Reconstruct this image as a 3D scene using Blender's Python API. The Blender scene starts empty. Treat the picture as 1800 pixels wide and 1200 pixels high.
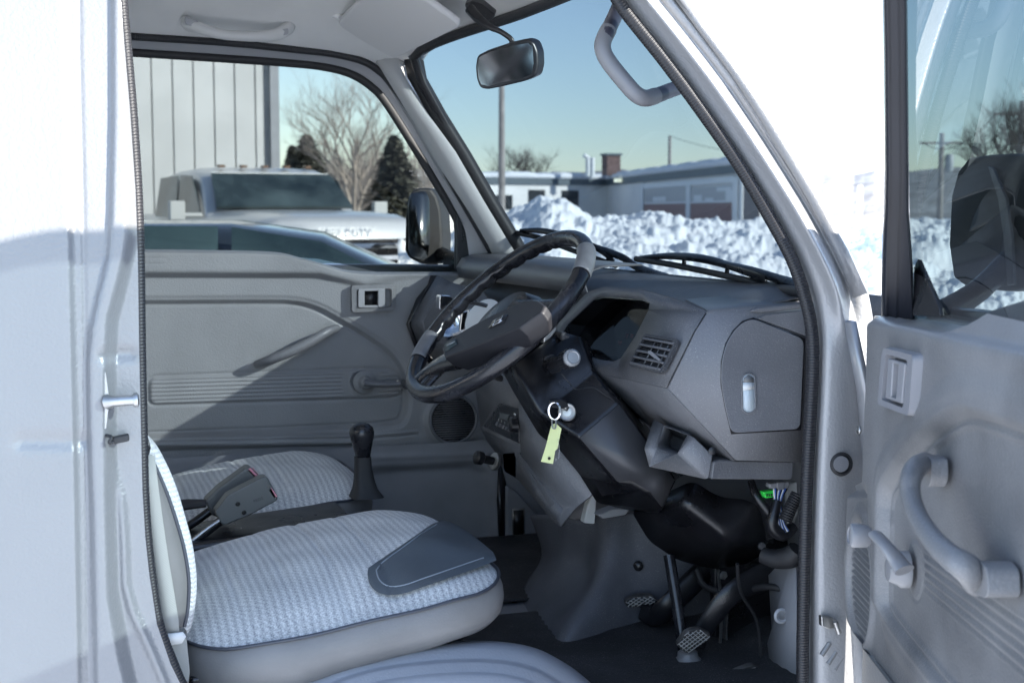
import bpy, bmesh, math, random
import numpy as np
from mathutils import Vector, Matrix
from math import sin, cos, pi, radians
random.seed(7); np.random.seed(7)
scn = bpy.context.scene
COL = scn.collection

# ---------------------------------------------------------------- camera
H = 1.45                       # eye height above the ground (ground at z = 0)
YAW, PITCH, F = radians(18.7), radians(5.36), 2450.0
cd = bpy.data.cameras.new('camera'); cam = bpy.data.objects.new('camera', cd); COL.objects.link(cam)
cam.location = (0, 0, H); cam.rotation_euler = (radians(90) - PITCH, 0, -YAW)
cd.sensor_width = 36; cd.lens = 36 * F / 1800; cd.clip_start = .05; cd.clip_end = 3000
cd.dof.use_dof = True; cd.dof.focus_distance = 2.25; cd.dof.aperture_fstop = 9
scn.camera = cam
# ---------------------------------------------------------------- world, sun, exposure
SUN = Vector((1.2, -1.0, .66)).normalized()      # towards the sun
w = bpy.data.worlds.new('World'); scn.world = w; w.use_nodes = True
wn = w.node_tree.nodes; bg = wn['Background']
sky = wn.new('ShaderNodeTexSky'); sky.sky_type = 'NISHITA'; sky.sun_disc = False
sky.sun_elevation = math.asin(SUN.z); sky.sun_rotation = math.atan2(SUN.x, SUN.y)
sky.altitude = 100; sky.air_density = 1.0; sky.dust_density = .1; sky.ozone_density = 4.0
hs = wn.new('ShaderNodeHueSaturation'); hs.inputs['Saturation'].default_value = .84; wb = wn.new('ShaderNodeMix'); wb.data_type = 'RGBA'; wb.blend_type = 'MULTIPLY'; wb.inputs[0].default_value = 1; wb.inputs[7].default_value = (1.04, .985, .95, 1)
w.node_tree.links.new(sky.outputs[0], hs.inputs['Color']); w.node_tree.links.new(hs.outputs[0], wb.inputs[6]); w.node_tree.links.new(wb.outputs[2], bg.inputs[0]); bg.inputs[1].default_value = .15
sd = bpy.data.lights.new('sun', 'SUN'); so = bpy.data.objects.new('sun', sd); COL.objects.link(so)
sd.energy = 4.2; sd.angle = radians(.5); sd.color = (1, .95, .87)
so.rotation_euler = SUN.to_track_quat('Z', 'Y').to_euler(); so.location = (8, -8, 9)
scn.view_settings.view_transform = 'Standard'; scn.view_settings.look = 'None'
scn.view_settings.gamma = 1; scn.view_settings.exposure = 2.05
try:
    scn.cycles.max_bounces = 12; scn.cycles.diffuse_bounces = 7; scn.cycles.glossy_bounces = 6; scn.cycles.transparent_max_bounces = 24; scn.cycles.caustics_reflective = False
    scn.cycles.caustics_refractive = False; scn.cycles.sample_clamp_indirect = 6
except Exception: pass

# ---------------------------------------------------------------- photo geometry helpers
FW = Vector((sin(YAW) * cos(PITCH), cos(YAW) * cos(PITCH), -sin(PITCH)))
RT = Vector((cos(YAW), -sin(YAW), 0)); UP = RT.cross(FW); CAM = Vector((0, 0, H))
def ray(u, v): return FW + RT * ((u - 900) / F) + UP * ((600 - v) / F)
def Y(u, v, y):                 # the point seen at (u, v) lying on the lengthwise plane y
    d = ray(u, v); return CAM + d * (y / d.y)
def X(u, v, x): d = ray(u, v); return CAM + d * (x / d.x)
def Zp(u, v, z): d = ray(u, v); return CAM + d * ((z - H) / d.z)
def Dp(u, v, t): return CAM + ray(u, v) * t
def PX(p):
    p = Vector(p) - CAM; z = p.dot(FW); return (900 + F * p.dot(RT) / z, 600 - F * p.dot(UP) / z)
# open right door: a vertical plane from its hinge towards the photographer's right
DN = Vector((-.9438, .3305, 0)); DD = Vector((-.3305, -.9438, 0)); DO = Vector((1.088, 1.759, H))
def Dr(u, v, n=0.0):
    d = ray(u, v); t = (DO + DN * n - CAM).dot(DN) / d.dot(DN); return CAM + d * t
def Ds(u, v, n=0.0):
    q = Dr(u, v, n) - DO; return (q.dot(DD), q.z)

# ---------------------------------------------------------------- object helpers
W = {}
def reg(o, parent=None, loc=Vector((0, 0, 0))):
    COL.objects.link(o); o.location = loc
    W[o] = Matrix.Translation(loc)
    if parent is not None:
        o.parent = parent; o.matrix_parent_inverse = W[parent].inverted()
    return o
def thing(name, loc, label, cat, group=None):
    o = bpy.data.objects.new(name, None); o.empty_display_size = .1
    reg(o, None, Vector(loc)); return tag(o, label, cat, group)
def tag(o, label=None, cat=None, group=None, kind=None):
    if label: o['label'] = label
    if cat: o['category'] = cat
    if group: o['group'] = group
    if kind: o['kind'] = kind
    return o
def mesh(name, vs, fs, m, parent=None, smooth=True, bevel=0, seg=3, sub=0, thick=0, uv=None, off=-1, ang=None):
    vs = np.array([tuple(v) for v in vs], float)
    c = (vs.min(0) + vs.max(0)) / 2
    if parent is None: c[2] = vs[:, 2].min()
    me = bpy.data.meshes.new(name); me.from_pydata((vs - c).tolist(), [], fs)
    if uv is not None:
        l = me.uv_layers.new(name='UVMap'); li = np.zeros(len(me.loops), int); me.loops.foreach_get('vertex_index', li)
        l.data.foreach_set('uv', np.array(uv, float)[li].ravel())
    me.materials.append(m)
    if smooth:
        me.polygons.foreach_set('use_smooth', [True] * len(me.polygons))
        if ang: me.set_sharp_from_angle(angle=radians(ang))
    me.update()
    o = bpy.data.objects.new(name, me); reg(o, parent, Vector(c))
    if bevel and thick:
        b = o.modifiers.new('crease', 'BEVEL'); b.width = bevel; b.segments = seg; b.limit_method = 'ANGLE'; b.angle_limit = radians(12)
        b.affect = 'EDGES'
    if thick:
        s = o.modifiers.new('thick', 'SOLIDIFY'); s.thickness = thick; s.offset = off
    if bevel and not thick:
        b = o.modifiers.new('bevel', 'BEVEL'); b.width = bevel; b.segments = seg; b.limit_method = 'ANGLE'; b.angle_limit = radians(25); b.harden_normals = True
    if sub:
        s = o.modifiers.new('sub', 'SUBSURF'); s.levels = s.render_levels = sub
    return o
def addmat(o, m): o.data.materials.append(m)
def cr(pts, n=8, closed=False):          # Catmull-Rom through points
    P = [Vector(p) for p in pts]; out = []; N = len(P)
    rng = range(N) if closed else range(N - 1)
    for i in rng:
        if closed: a, b, c, d = P[(i-1) % N], P[i], P[(i+1) % N], P[(i+2) % N]
        else: a, b, c, d = P[max(i-1, 0)], P[i], P[i+1], P[min(i+2, N-1)]
        for k in range(n):
            t = k / n
            out.append(.5 * ((2*b) + (c-a)*t + (2*a-5*b+4*c-d)*t*t + (3*b-a-3*c+d)*t**3))
    if not closed: out.append(P[-1])
    return out
def lerpl(v, k, n):                       # resample a list of scalars for cr(n)
    out = []
    for i in range(len(v) - 1):
        for j in range(n): out.append(v[i] + (v[i+1]-v[i]) * j / n)
    out.append(v[-1]); return out
def tubedata(path, r, n=10, closed=False, flat=1.0, up=None, caps=True):
    P = [Vector(p) for p in path]; N = len(P); vs, fs, uv = [], [], []
    rr = r if isinstance(r, (list, tuple)) else [r] * N
    T = []
    for i in range(N):
        a = P[(i-1) % N] if closed else P[max(i-1, 0)]; b = P[(i+1) % N] if closed else P[min(i+1, N-1)]
        t = (b - a); T.append(t.normalized() if t.length > 1e-9 else Vector((0, 0, 1)))
    u0 = Vector(up) if up is not None else (Vector((0, 0, 1)) if abs(T[0].z) < .9 else Vector((1, 0, 0)))
    nrm = (u0 - T[0] * u0.dot(T[0])).normalized(); L = 0
    for i in range(N):
        if i: L += (P[i] - P[i-1]).length
        if up is not None: nrm = (u0 - T[i] * u0.dot(T[i])).normalized()
        else: nrm = (nrm - T[i] * nrm.dot(T[i])).normalized()
        bi = T[i].cross(nrm)
        for k in range(n):
            a = 2 * pi * k / n
            vs.append(P[i] + (nrm * cos(a) * flat + bi * sin(a)) * rr[i]); uv.append((L, k / n))
    for i in range(N if closed else N - 1):
        j = (i + 1) % N
        for k in range(n): fs.append((i*n+k, i*n+(k+1) % n, j*n+(k+1) % n, j*n+k))
    if caps and not closed:
        fs.append(tuple(range(n))[::-1]); fs.append(tuple((N-1)*n + k for k in range(n)))
    return vs, fs, uv
def tube(name, path, r, m, parent=None, n=10, closed=False, flat=1.0, up=None, res=0, **k):
    if res:
        if isinstance(r, (list, tuple)): r = lerpl(r, None, res)
        path = cr(path, res, closed)
    vs, fs, uv = tubedata(path, r, n, closed, flat, up)
    return mesh(name, vs, fs, m, parent, uv=uv, ang=50, **k)
class MB:                                  # joins several shapes into one mesh
    def __init__(s): s.v = []; s.f = []; s.mi = []; s.uv = []
    def add(s, vs, fs, mi=0, uv=None):
        o = len(s.v); s.v += [Vector(v) for v in vs]; s.f += [tuple(o + i for i in f) for f in fs]; s.mi += [mi] * len(fs)
        s.uv += list(uv) if uv is not None else [(0, 0)] * len(vs)
    def tube(s, path, r, n=8, mi=0, **k): v, f, uv = tubedata(path, r, n, **k); s.add(v, f, mi, uv)
    def box(s, c, sx, sy, sz, mi=0, M=None):
        c = Vector(c); vs = []
        for dx in (-.5, .5):
            for dy in (-.5, .5):
                for dz in (-.5, .5):
                    d = Vector((dx*sx, dy*sy, dz*sz)); vs.append(c + (M @ d if M is not None else d))
        s.add(vs, [(0,1,3,2),(4,6,7,5),(0,4,5,1),(2,3,7,6),(0,2,6,4),(1,5,7,3)], mi)
    def prism(s, pts, ext, mi=0):
        n = len(pts); e = Vector(ext); vs = [Vector(p) for p in pts]; vs += [v + e for v in vs]
        s.add(vs, [tuple(range(n))[::-1], tuple(range(n, 2*n))] + [(i, (i+1) % n, n+(i+1) % n, n+i) for i in range(n)], mi)
    def build(s, name, ms, parent=None, **k):
        if not isinstance(ms, (list, tuple)): ms = [ms]
        o = mesh(name, s.v, s.f, ms[0], parent, uv=s.uv, **k)
        for m in ms[1:]: addmat(o, m)
        if len(ms) > 1: o.data.polygons.foreach_set('material_index', s.mi)
        return o
def fixn(o):
    bm = bmesh.new(); bm.from_mesh(o.data); bmesh.ops.recalc_face_normals(bm, faces=bm.faces); bm.to_mesh(o.data); bm.free(); return o
def prism(name, pts, ext, m, parent=None, bevel=.002, seg=3, round_=0, **k):
    if round_: pts = roundpoly(pts, round_)
    b = MB(); b.prism(pts, ext); return fixn(b.build(name, m, parent, bevel=bevel, seg=seg, **k))
def roundpoly(pts, r, n=4):
    P = [Vector(p) for p in pts]; out = []; N = len(P)
    for i in range(N):
        a, b, c = P[i-1], P[i], P[(i+1) % N]
        d1 = (a-b); d2 = (c-b); q = min(r, d1.length*.45, d2.length*.45)
        p, s = b + d1.normalized()*q, b + d2.normalized()*q
        for k in range(n+1):
            t = k/n; out.append((1-t)**2*p + 2*t*(1-t)*b + t*t*s)
    return out
def lathe(name, prof, org, axis, m, parent=None, n=24, **k):
    v, f = lathed(prof, org, axis, n); return fixn(mesh(name, v, f, m, parent, ang=40, **k))
def lathed(prof, org, axis, n=24):
    ax = Vector(axis).normalized(); a = ax.orthogonal().normalized(); b = ax.cross(a); org = Vector(org); vs, fs = [], []
    for r, h in prof:
        for k in range(n):
            t = 2*pi*k/n; vs.append(org + ax*h + (a*cos(t)+b*sin(t))*max(r, 1e-5))
    for i in range(len(prof)-1):
        for k in range(n): fs.append((i*n+k, i*n+(k+1) % n, (i+1)*n+(k+1) % n, (i+1)*n+k))
    fs.append(tuple(range(n))[::-1]); fs.append(tuple((len(prof)-1)*n+k for k in range(n)))
    return vs, fs
def surf(name, rows, m, parent=None, thick=0, closed=False, off=-1, bevel=0, sub=0, **k):
    n = len(rows[0]); vs = [p for r in rows for p in r]; fs = []; uv = []
    for i, r in enumerate(rows):
        L = 0
        for j, p in enumerate(r):
            if j: L += (Vector(p)-Vector(r[j-1])).length
            uv.append((L, i/len(rows)))
    for i in range(len(rows)-1):
        for j in range(n if closed else n-1):
            q = (j+1) % n; fs.append((i*n+j, i*n+q, (i+1)*n+q, (i+1)*n+j))
    return mesh(name, vs, fs, m, parent, thick=thick, off=off, bevel=bevel, sub=sub, uv=uv, **k)
def shell(name, V, Fc, m, parent=None, thick=.004, bevel=.006, seg=3, **k):
    keys = list(V); idx = {a: i for i, a in enumerate(keys)}
    vs = [Y(*V[a]) if not isinstance(V[a], Vector) else V[a] for a in keys]
    fs = [tuple(idx[a] for a in f.split()) for f in Fc]
    o = mesh(name, vs, fs, m, parent, smooth=True, **k); fixn(o)
    b = o.modifiers.new('crease', 'BEVEL'); b.width = bevel; b.segments = seg; b.limit_method = 'ANGLE'; b.angle_limit = radians(8); b.harden_normals = True
    if thick:
        s = o.modifiers.new('thick', 'SOLIDIFY'); s.thickness = thick; s.offset = 0
    return o
# signed distance tools for moulded panels (numpy, 2-D)
def dseg(PX_, PY_, poly, closed=True):
    poly = np.array([(p[0], p[1]) for p in poly], float); N = len(poly); D = np.full(PX_.shape, 1e9)
    for i in range(N if closed else N-1):
        a = poly[i]; b = poly[(i+1) % N]; ab = b-a; L = (ab**2).sum() + 1e-15
        t = np.clip(((PX_-a[0])*ab[0] + (PY_-a[1])*ab[1])/L, 0, 1)
        D = np.minimum(D, np.hypot(PX_-a[0]-ab[0]*t, PY_-a[1]-ab[1]*t))
    return D
def sdp(PX_, PY_, poly):
    D = dseg(PX_, PY_, poly); ins = np.zeros(PX_.shape, bool); N = len(poly)
    for i in range(N):
        x1, y1 = poly[i][0], poly[i][1]; x2, y2 = poly[(i+1) % N][0], poly[(i+1) % N][1]
        c = ((y1 > PY_) != (y2 > PY_)) & (PX_ < (x2-x1)*(PY_-y1)/((y2-y1) if y2 != y1 else 1e-12) + x1); ins ^= c
    return np.where(ins, -D, D)
def ss(d, a, b): t = np.clip((d-a)/(b-a), 0, 1); return t*t*(3-2*t)
def bead(d, w_, h): return h*np.exp(-(d/w_)**2)
def gridmesh(name, Pn, m, parent=None, thick=0, off=-1):
    R_, C_ = Pn.shape[:2]; vs = Pn.reshape(-1, 3); c = (vs.min(0)+vs.max(0))/2
    I = np.arange(R_*C_).reshape(R_, C_)
    q = np.stack([I[:-1, :-1], I[:-1, 1:], I[1:, 1:], I[1:, :-1]], -1).reshape(-1, 4)
    me = bpy.data.meshes.new(name); me.vertices.add(len(vs)); me.vertices.foreach_set('co', (vs-c).ravel())
    me.loops.add(q.size); me.loops.foreach_set('vertex_index', q.ravel()); me.polygons.add(len(q))
    me.polygons.foreach_set('loop_start', np.arange(0, q.size, 4)); me.polygons.foreach_set('loop_total', np.full(len(q), 4))
    me.polygons.foreach_set('use_smooth', np.ones(len(q), bool)); me.update(calc_edges=True); me.validate()
    me.materials.append(m); o = bpy.data.objects.new(name, me); reg(o, parent, Vector(c))
    if thick:
        s = o.modifiers.new('thick', 'SOLIDIFY'); s.thickness = thick; s.offset = off
    return o

# ---------------------------------------------------------------- materials
def mat(name, col, rough=.5, metal=0, bump=0, bscale=400, var=0, vscale=8, spec=.5, coat=0, coatr=.1, emis=None, col2=None, rv=0, dust=0):
    m = bpy.data.materials.new(name); m.use_nodes = True; nt = m.node_tree; N = nt.nodes; L = nt.links; b = N['Principled BSDF']
    b.inputs['Base Color'].default_value = (*col, 1); b.inputs['Roughness'].default_value = rough; b.inputs['Metallic'].default_value = metal
    b.inputs['Specular IOR Level'].default_value = spec; b.inputs['Coat Weight'].default_value = coat; b.inputs['Coat Roughness'].default_value = coatr
    tc = N.new('ShaderNodeTexCoord')
    if bump:
        n = N.new('ShaderNodeTexNoise'); n.inputs['Scale'].default_value = bscale; n.inputs['Detail'].default_value = 3
        bp = N.new('ShaderNodeBump'); bp.inputs['Strength'].default_value = bump; bp.inputs['Distance'].default_value = .001
        L.new(tc.outputs['Object'], n.inputs['Vector']); L.new(n.outputs[0], bp.inputs['Height']); L.new(bp.outputs[0], b.inputs['Normal'])
    if var or col2:
        n = N.new('ShaderNodeTexNoise'); n.inputs['Scale'].default_value = vscale; n.inputs['Detail'].default_value = 6
        r = N.new('ShaderNodeValToRGB'); c2 = col2 or tuple(min(1, c*(1+var)) for c in col); c1 = col if col2 else tuple(c*(1-var) for c in col)
        r.color_ramp.elements[0].position = .35; r.color_ramp.elements[1].position = .65
        r.color_ramp.elements[0].color = (*c1, 1); r.color_ramp.elements[1].color = (*c2, 1)
        L.new(tc.outputs['Object'], n.inputs['Vector']); L.new(n.outputs[0], r.inputs[0]); L.new(r.outputs[0], b.inputs['Base Color'])
        if rv:
            mr = N.new('ShaderNodeMapRange'); mr.inputs['To Min'].default_value = rough-rv; mr.inputs['To Max'].default_value = rough+rv
            mr.inputs['From Min'].default_value = .3; mr.inputs['From Max'].default_value = .7
            L.new(n.outputs[0], mr.inputs[0]); L.new(mr.outputs[0], b.inputs['Roughness'])
    if dust:
        n = N.new('ShaderNodeTexNoise'); n.inputs['Scale'].default_value = 750; n.inputs['Detail'].default_value = 1
        n4 = N.new('ShaderNodeTexNoise'); n4.inputs['Scale'].default_value = 13; n4.inputs['Detail'].default_value = 4
        r = N.new('ShaderNodeValToRGB'); r.color_ramp.elements[0].position = .64; r.color_ramp.elements[1].position = .72
        m4 = N.new('ShaderNodeMath'); m4.operation = 'MULTIPLY'; m4.use_clamp = True; m5 = N.new('ShaderNodeMath'); m5.operation = 'MULTIPLY_ADD'; m5.inputs[1].default_value = 2.2*dust; m5.inputs[2].default_value = -.55*dust
        mx = N.new('ShaderNodeMix'); mx.data_type = 'RGBA'; mx.inputs[7].default_value = (.42, .40, .38, 1)
        L.new(tc.outputs['Object'], n.inputs['Vector']); L.new(tc.outputs['Object'], n4.inputs['Vector']); L.new(n.outputs[0], r.inputs[0]); L.new(n4.outputs[0], m5.inputs[0]); L.new(r.outputs[0], m4.inputs[0]); L.new(m5.outputs[0], m4.inputs[1]); L.new(m4.outputs[0], mx.inputs[0])
        src = b.inputs['Base Color'].links[0].from_socket if b.inputs['Base Color'].links else None
        if src: L.new(src, mx.inputs[6])
        else: mx.inputs[6].default_value = (*col, 1)
        L.new(mx.outputs[2], b.inputs['Base Color'])
    if emis: b.inputs['Emission Color'].default_value = (*emis, 1); b.inputs['Emission Strength'].default_value = 1
    return m
def glass(name, tint, refl=1.0, ior=1.5):
    m = bpy.data.materials.new(name); m.use_nodes = True; nt = m.node_tree; N = nt.nodes; L = nt.links
    for n in list(N): N.remove(n)
    o = N.new('ShaderNodeOutputMaterial'); t = N.new('ShaderNodeBsdfTransparent'); g = N.new('ShaderNodeBsdfGlossy'); mx = N.new('ShaderNodeMixShader')
    fr = N.new('ShaderNodeFresnel'); fr.inputs[0].default_value = ior; mu = N.new('ShaderNodeMath'); mu.operation = 'MULTIPLY'; mu.inputs[1].default_value = refl; mu.use_clamp = True
    t.inputs[0].default_value = (*tint, 1); g.inputs['Roughness'].default_value = 0.0; g.inputs[0].default_value = (1, 1, 1, 1)
    L.new(fr.outputs[0], mu.inputs[0]); L.new(mu.outputs[0], mx.inputs[0]); L.new(t.outputs[0], mx.inputs[1]); L.new(g.outputs[0], mx.inputs[2]); L.new(mx.outputs[0], o.inputs[0])
    return m
def ribbed(name, col, pitch, rough=.45, strength=1.0, dist=.002, uvc=True, axis='X', spec=.5):   # ribs along the length of a seal / bands on siding
    m = mat(name, col, rough, spec=spec); nt = m.node_tree; N = nt.nodes; L = nt.links; b = N['Principled BSDF']
    tc = N.new('ShaderNodeTexCoord'); wv = N.new('ShaderNodeTexWave'); wv.wave_type = 'BANDS'; wv.bands_direction = axis
    wv.inputs['Scale'].default_value = .3142/pitch; wv.inputs['Distortion'].default_value = 0
    bp = N.new('ShaderNodeBump'); bp.inputs['Strength'].default_value = strength; bp.inputs['Distance'].default_value = dist
    L.new(tc.outputs['UV' if uvc else 'Object'], wv.inputs[0]); L.new(wv.outputs['Fac'], bp.inputs['Height']); L.new(bp.outputs[0], b.inputs['Normal'])
    return m
M = {}
M['paint'] = mat('silver_paint', (.215, .217, .222), .33, .2, bump=.8, bscale=230, coat=.15, coatr=.15, var=.03, vscale=3)
M['paint_smooth'] = mat('silver_body_paint', (.30, .30, .31), .3, .35, bump=.08, bscale=120, coat=.6, coatr=.06)
M['inner_grey'] = mat('grey_painted_steel', (.36, .365, .38), .45, .1, bump=.3, bscale=300, var=.05, vscale=5)
M['trim'] = mat('grey_door_trim', (.235, .236, .24), .46, 0, bump=.8, bscale=280, var=.08, vscale=6)
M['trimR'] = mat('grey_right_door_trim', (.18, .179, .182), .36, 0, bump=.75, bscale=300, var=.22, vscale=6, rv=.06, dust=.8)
M['dash'] = mat('charcoal_dash_plastic', (.10, .101, .108), .42, 0, bump=.7, bscale=300, var=.14, vscale=9, rv=.07, dust=.8)
M['dashl'] = mat('grey_dash_side_plastic', (.15, .152, .162), .40, 0, bump=.6, bscale=300, var=.1, vscale=9, rv=.06, dust=.8)
M['dashd'] = mat('dark_dash_plastic', (.045, .046, .05), .5, 0, bump=.3, bscale=600, var=.15, vscale=10, dust=.8)
M['black'] = mat('black_plastic', (.008, .008, .010), .3, 0, bump=.12, bscale=500, var=.3, vscale=12, rv=.08, dust=.12)
M['gloss'] = mat('worn_black_wheel_rim', (.016, .016, .019), .24, 0, bump=.1, bscale=350, var=.35, vscale=20, rv=.08)
M['rubber'] = mat('black_rubber', (.018, .018, .02), .6, bump=.2, bscale=300)
M['seal'] = ribbed('ribbed_black_seal', (.018, .018, .021), .0042, .42, .6, .0012)
M['head'] = mat('grey_headliner', (.80, .79, .77), .75, bump=.25, bscale=500, var=.04)
M['cover'] = mat('charcoal_footwell_plastic', (.11, .112, .125), .5, bump=.25, bscale=400, var=.25, vscale=6, dust=.8)
M['kick'] = mat('grey_kick_panel', (.22, .222, .235), .6, bump=.2, bscale=300, var=.1)
M['mat'] = mat('black_floor_carpet', (.028, .028, .030), .75, bump=.8, bscale=180, var=.4, vscale=7, dust=.8)
M['steel'] = mat('zinc_steel', (.42, .42, .41), .38, 1, bump=.1, var=.15, vscale=40)
M['chrome'] = mat('bright_chrome', (.8, .8, .82), .08, 1)
M['pillar'] = mat('grey_inner_pillar', (.42, .42, .415), .5, bump=.3, bscale=300)
M['vinyl'] = mat('grey_vinyl', (.185, .18, .176), .42, bump=.35, bscale=350, var=.1, vscale=10)
M['leather'] = mat('blue_grey_vinyl_patch', (.075, .09, .105), .42, bump=.25, bscale=420, var=.12)
M['piping'] = mat('dark_seat_piping', (.05, .055, .07), .4)
M['buckle'] = mat('grey_buckle_plastic', (.12, .125, .12), .45, bump=.3, bscale=500)
M['belt'] = ribbed('grey_belt_webbing', (.33, .33, .31), .0016, .7, .3, .0003, uvc=False, axis='DIAGONAL')
M['red'] = mat('worn_pink_button', (.75, .30, .36), .5)
M['white'] = mat('off_white_plastic', (.72, .73, .72), .4)
M['green'] = mat('bright_green_connector', (.03, .55, .06), .4)
M['tagm'] = mat('pale_yellow_tag', (.72, .76, .36), .55, var=.04, vscale=60)
M['tank'] = mat('translucent_white_tank', (.55, .63, .68), .4)
M['display'] = mat('grey_lcd', (.10, .11, .11), .25)
M['amber'] = mat('dark_red_warning_lens', (.12, .02, .015), .3)
M['grip'] = mat('grey_grab_handle', (.20, .20, .21), .36, bump=.5, bscale=500)
M['gripd'] = mat('dark_grab_handle', (.05, .05, .07), .35, bump=.3, bscale=500)
M['mirror'] = mat('mirror_glass', (.62, .64, .65), .02, 1)
M['glass_w'] = glass('tinted_windshield_glass', (.178, .210, .232), .6)
M['glass_l'] = glass('tinted_left_door_glass', (.50, .52, .515), .06)
M['glass_r'] = glass('tinted_right_door_glass', (.16, .20, .215), 1.05)
M['lens'] = glass('clear_cluster_lens', (.6, .6, .62), .04)
def fabric():
    m = mat('grey_houndstooth_fabric', (.3, .3, .3), .85); nt = m.node_tree; N = nt.nodes; L = nt.links; b = N['Principled BSDF']
    tc = N.new('ShaderNodeTexCoord'); sp = N.new('ShaderNodeSeparateXYZ'); L.new(tc.outputs['UV'], sp.inputs[0])
    def mth(op, a, b_=None, c=None):
        n = N.new('ShaderNodeMath'); n.operation = op
        for i, q in enumerate((a, b_, c)):
            if q is None: continue
            if isinstance(q, (int, float)): n.inputs[i].default_value = q
            else: L.new(q, n.inputs[i])
        return n.outputs[0]
    P = .0112
    x = mth('DIVIDE', sp.outputs[0], P); y = mth('DIVIDE', sp.outputs[1], P)
    fy = mth('FRACT', y)
    # teeth: the stripe edge steps sideways along each repeat
    xs = mth('ADD', x, mth('MULTIPLY', mth('GREATER_THAN', fy, .5), .07)); xs = mth('ADD', xs, mth('MULTIPLY', fy, .0))
    st = mth('SINE', mth('MULTIPLY', xs, 2*pi))
    fine = N.new('ShaderNodeTexNoise'); fine.inputs['Scale'].default_value = 420; fine.inputs['Detail'].default_value = 2; L.new(tc.outputs['UV'], fine.inputs['Vector'])
    big = N.new('ShaderNodeTexNoise'); big.inputs['Scale'].default_value = 9; L.new(tc.outputs['UV'], big.inputs['Vector'])
    v = mth('ADD', mth('ADD', mth('MULTIPLY', st, .24), mth('MULTIPLY', mth('SINE', mth('MULTIPLY', mth('ADD', y, x), 2*pi)), .14)), mth('MULTIPLY', mth('SUBTRACT', fine.outputs[0], .5), 2.6))
    v = mth('ADD', v, mth('MULTIPLY', mth('SUBTRACT', big.outputs[0], .5), .8))
    r = N.new('ShaderNodeValToRGB'); r.color_ramp.elements[0].position = .15; r.color_ramp.elements[1].position = .85
    r.color_ramp.elements[0].color = (.25, .255, .27, 1); r.color_ramp.elements[1].color = (.76, .76, .74, 1)
    L.new(mth('MULTIPLY_ADD', v, .5, .5), r.inputs[0]); L.new(r.outputs[0], b.inputs['Base Color'])
    bp = N.new('ShaderNodeBump'); bp.inputs['Strength'].default_value = .5; bp.inputs['Distance'].default_value = .0006
    L.new(fine.outputs[0], bp.inputs['Height']); L.new(bp.outputs[0], b.inputs['Normal'])
    b.inputs['Sheen Weight'].default_value = .2
    return m
M['fabric'] = fabric()
def text(name, body, size, org, right, up, m, parent, ext=.0003):
    c = bpy.data.curves.new(name, 'FONT'); c.body = body; c.size = size; c.extrude = ext; c.align_x = 'CENTER'; c.align_y = 'CENTER'; c.resolution_u = 3
    t = bpy.data.objects.new(name, c); COL.objects.link(t)
    dg = bpy.context.evaluated_depsgraph_get(); me = bpy.data.meshes.new_from_object(t.evaluated_get(dg)); bpy.data.objects.remove(t)
    R_ = Vector(right).normalized(); U_ = Vector(up); U_ = (U_ - R_*U_.dot(R_)).normalized(); Nn = R_.cross(U_)
    vs = [Vector(org) + R_*v.co.x + U_*v.co.y + Nn*v.co.z for v in me.vertices]; fs = [tuple(p.vertices) for p in me.polygons]
    return mesh(name, vs, fs, m, parent, smooth=False)
# ================================================================ THE TRUCK WE LOOK INTO
T = thing('mini_truck', (.6, 2.44, 0), 'silver cab-over mini truck seen through its wide open right door, grey houndstooth seats inside', 'truck')
def z(h): return H + h
FLOOR = z(-.76)
# ---- windshield, its rubber and the far pillar
def wsp(s, t):                      # s 0 far side .. 1 near side, t 0 bottom .. 1 top
    b = 1-(2*s-1)**2; b4 = 1-(2*s-1)**4; nr_ = max(0, 2*s-1)**1.5
    y0, y1 = 3.065, 1.815; yt0, yt1 = 3.0, 1.88
    pb = Vector((1.062+.098*b+.035*nr_, y0+(y1-y0)*s, z(-.122-.012*b))); pt = Vector((.775+.09*b+.05*nr_, yt0+(yt1-yt0)*s, z(.335+.03*b4)))
    return pb.lerp(pt, t) + Vector((.025, 0, .02))*4*t*(1-t)*max(b4, min(1, nr_*1.6))
surf('windshield', [[wsp(i/24, j/10) for i in range(25)] for j in range(11)], M['glass_w'], T)
per = [wsp(s/20, 0) for s in range(1, 20)] + [wsp(.985, .03)] + [wsp(1, t/8) for t in range(1, 8)] + [wsp(.985, .985)] + [wsp(1-s/20, 1) for s in range(1, 20)] + [wsp(.015, .985)] + [wsp(0, 1-t/8) for t in range(1, 8)] + [wsp(.015, .03)]
tube('windshield_seal', per, .0105, M['seal'], T, closed=True, n=10)
surf('left_pillar', [[Y(u1, v1, 3.065), Y(u1+6, v1-2, 3.04), Y((u1+u2)/2, (v1+v2)/2, 3.028), Y(u2-2, v2, 3.022), Y(u2+8, v2, 3.045)] for (u1, v1), (u2, v2) in
     zip([(655, 100), (676, 135), (728, 216), (776, 300), (822, 372), (856, 430), (878, 480)], [(698, 100), (708, 138), (748, 200), (800, 268), (850, 355), (888, 418), (924, 476)])], M['pillar'], T, thick=.006)
surf('pillar_garnish', [[Y(u-5, v, 3.026), Y(u+14, v+1, 3.012), Y(u+27, v+2, 3.02)] for u, v in [(716, 104), (722, 136), (756, 197), (800, 268), (850, 355), (888, 418), (918, 468)]], M['rubber'], T, thick=.003)
prism('pillar_garnish', [Y(u, v, 3.035) for u, v in [(698, 92), (728, 92), (742, 112), (736, 130), (722, 138), (704, 122)]], (.01, .02, 0), M['rubber'], T, bevel=.002)
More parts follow.
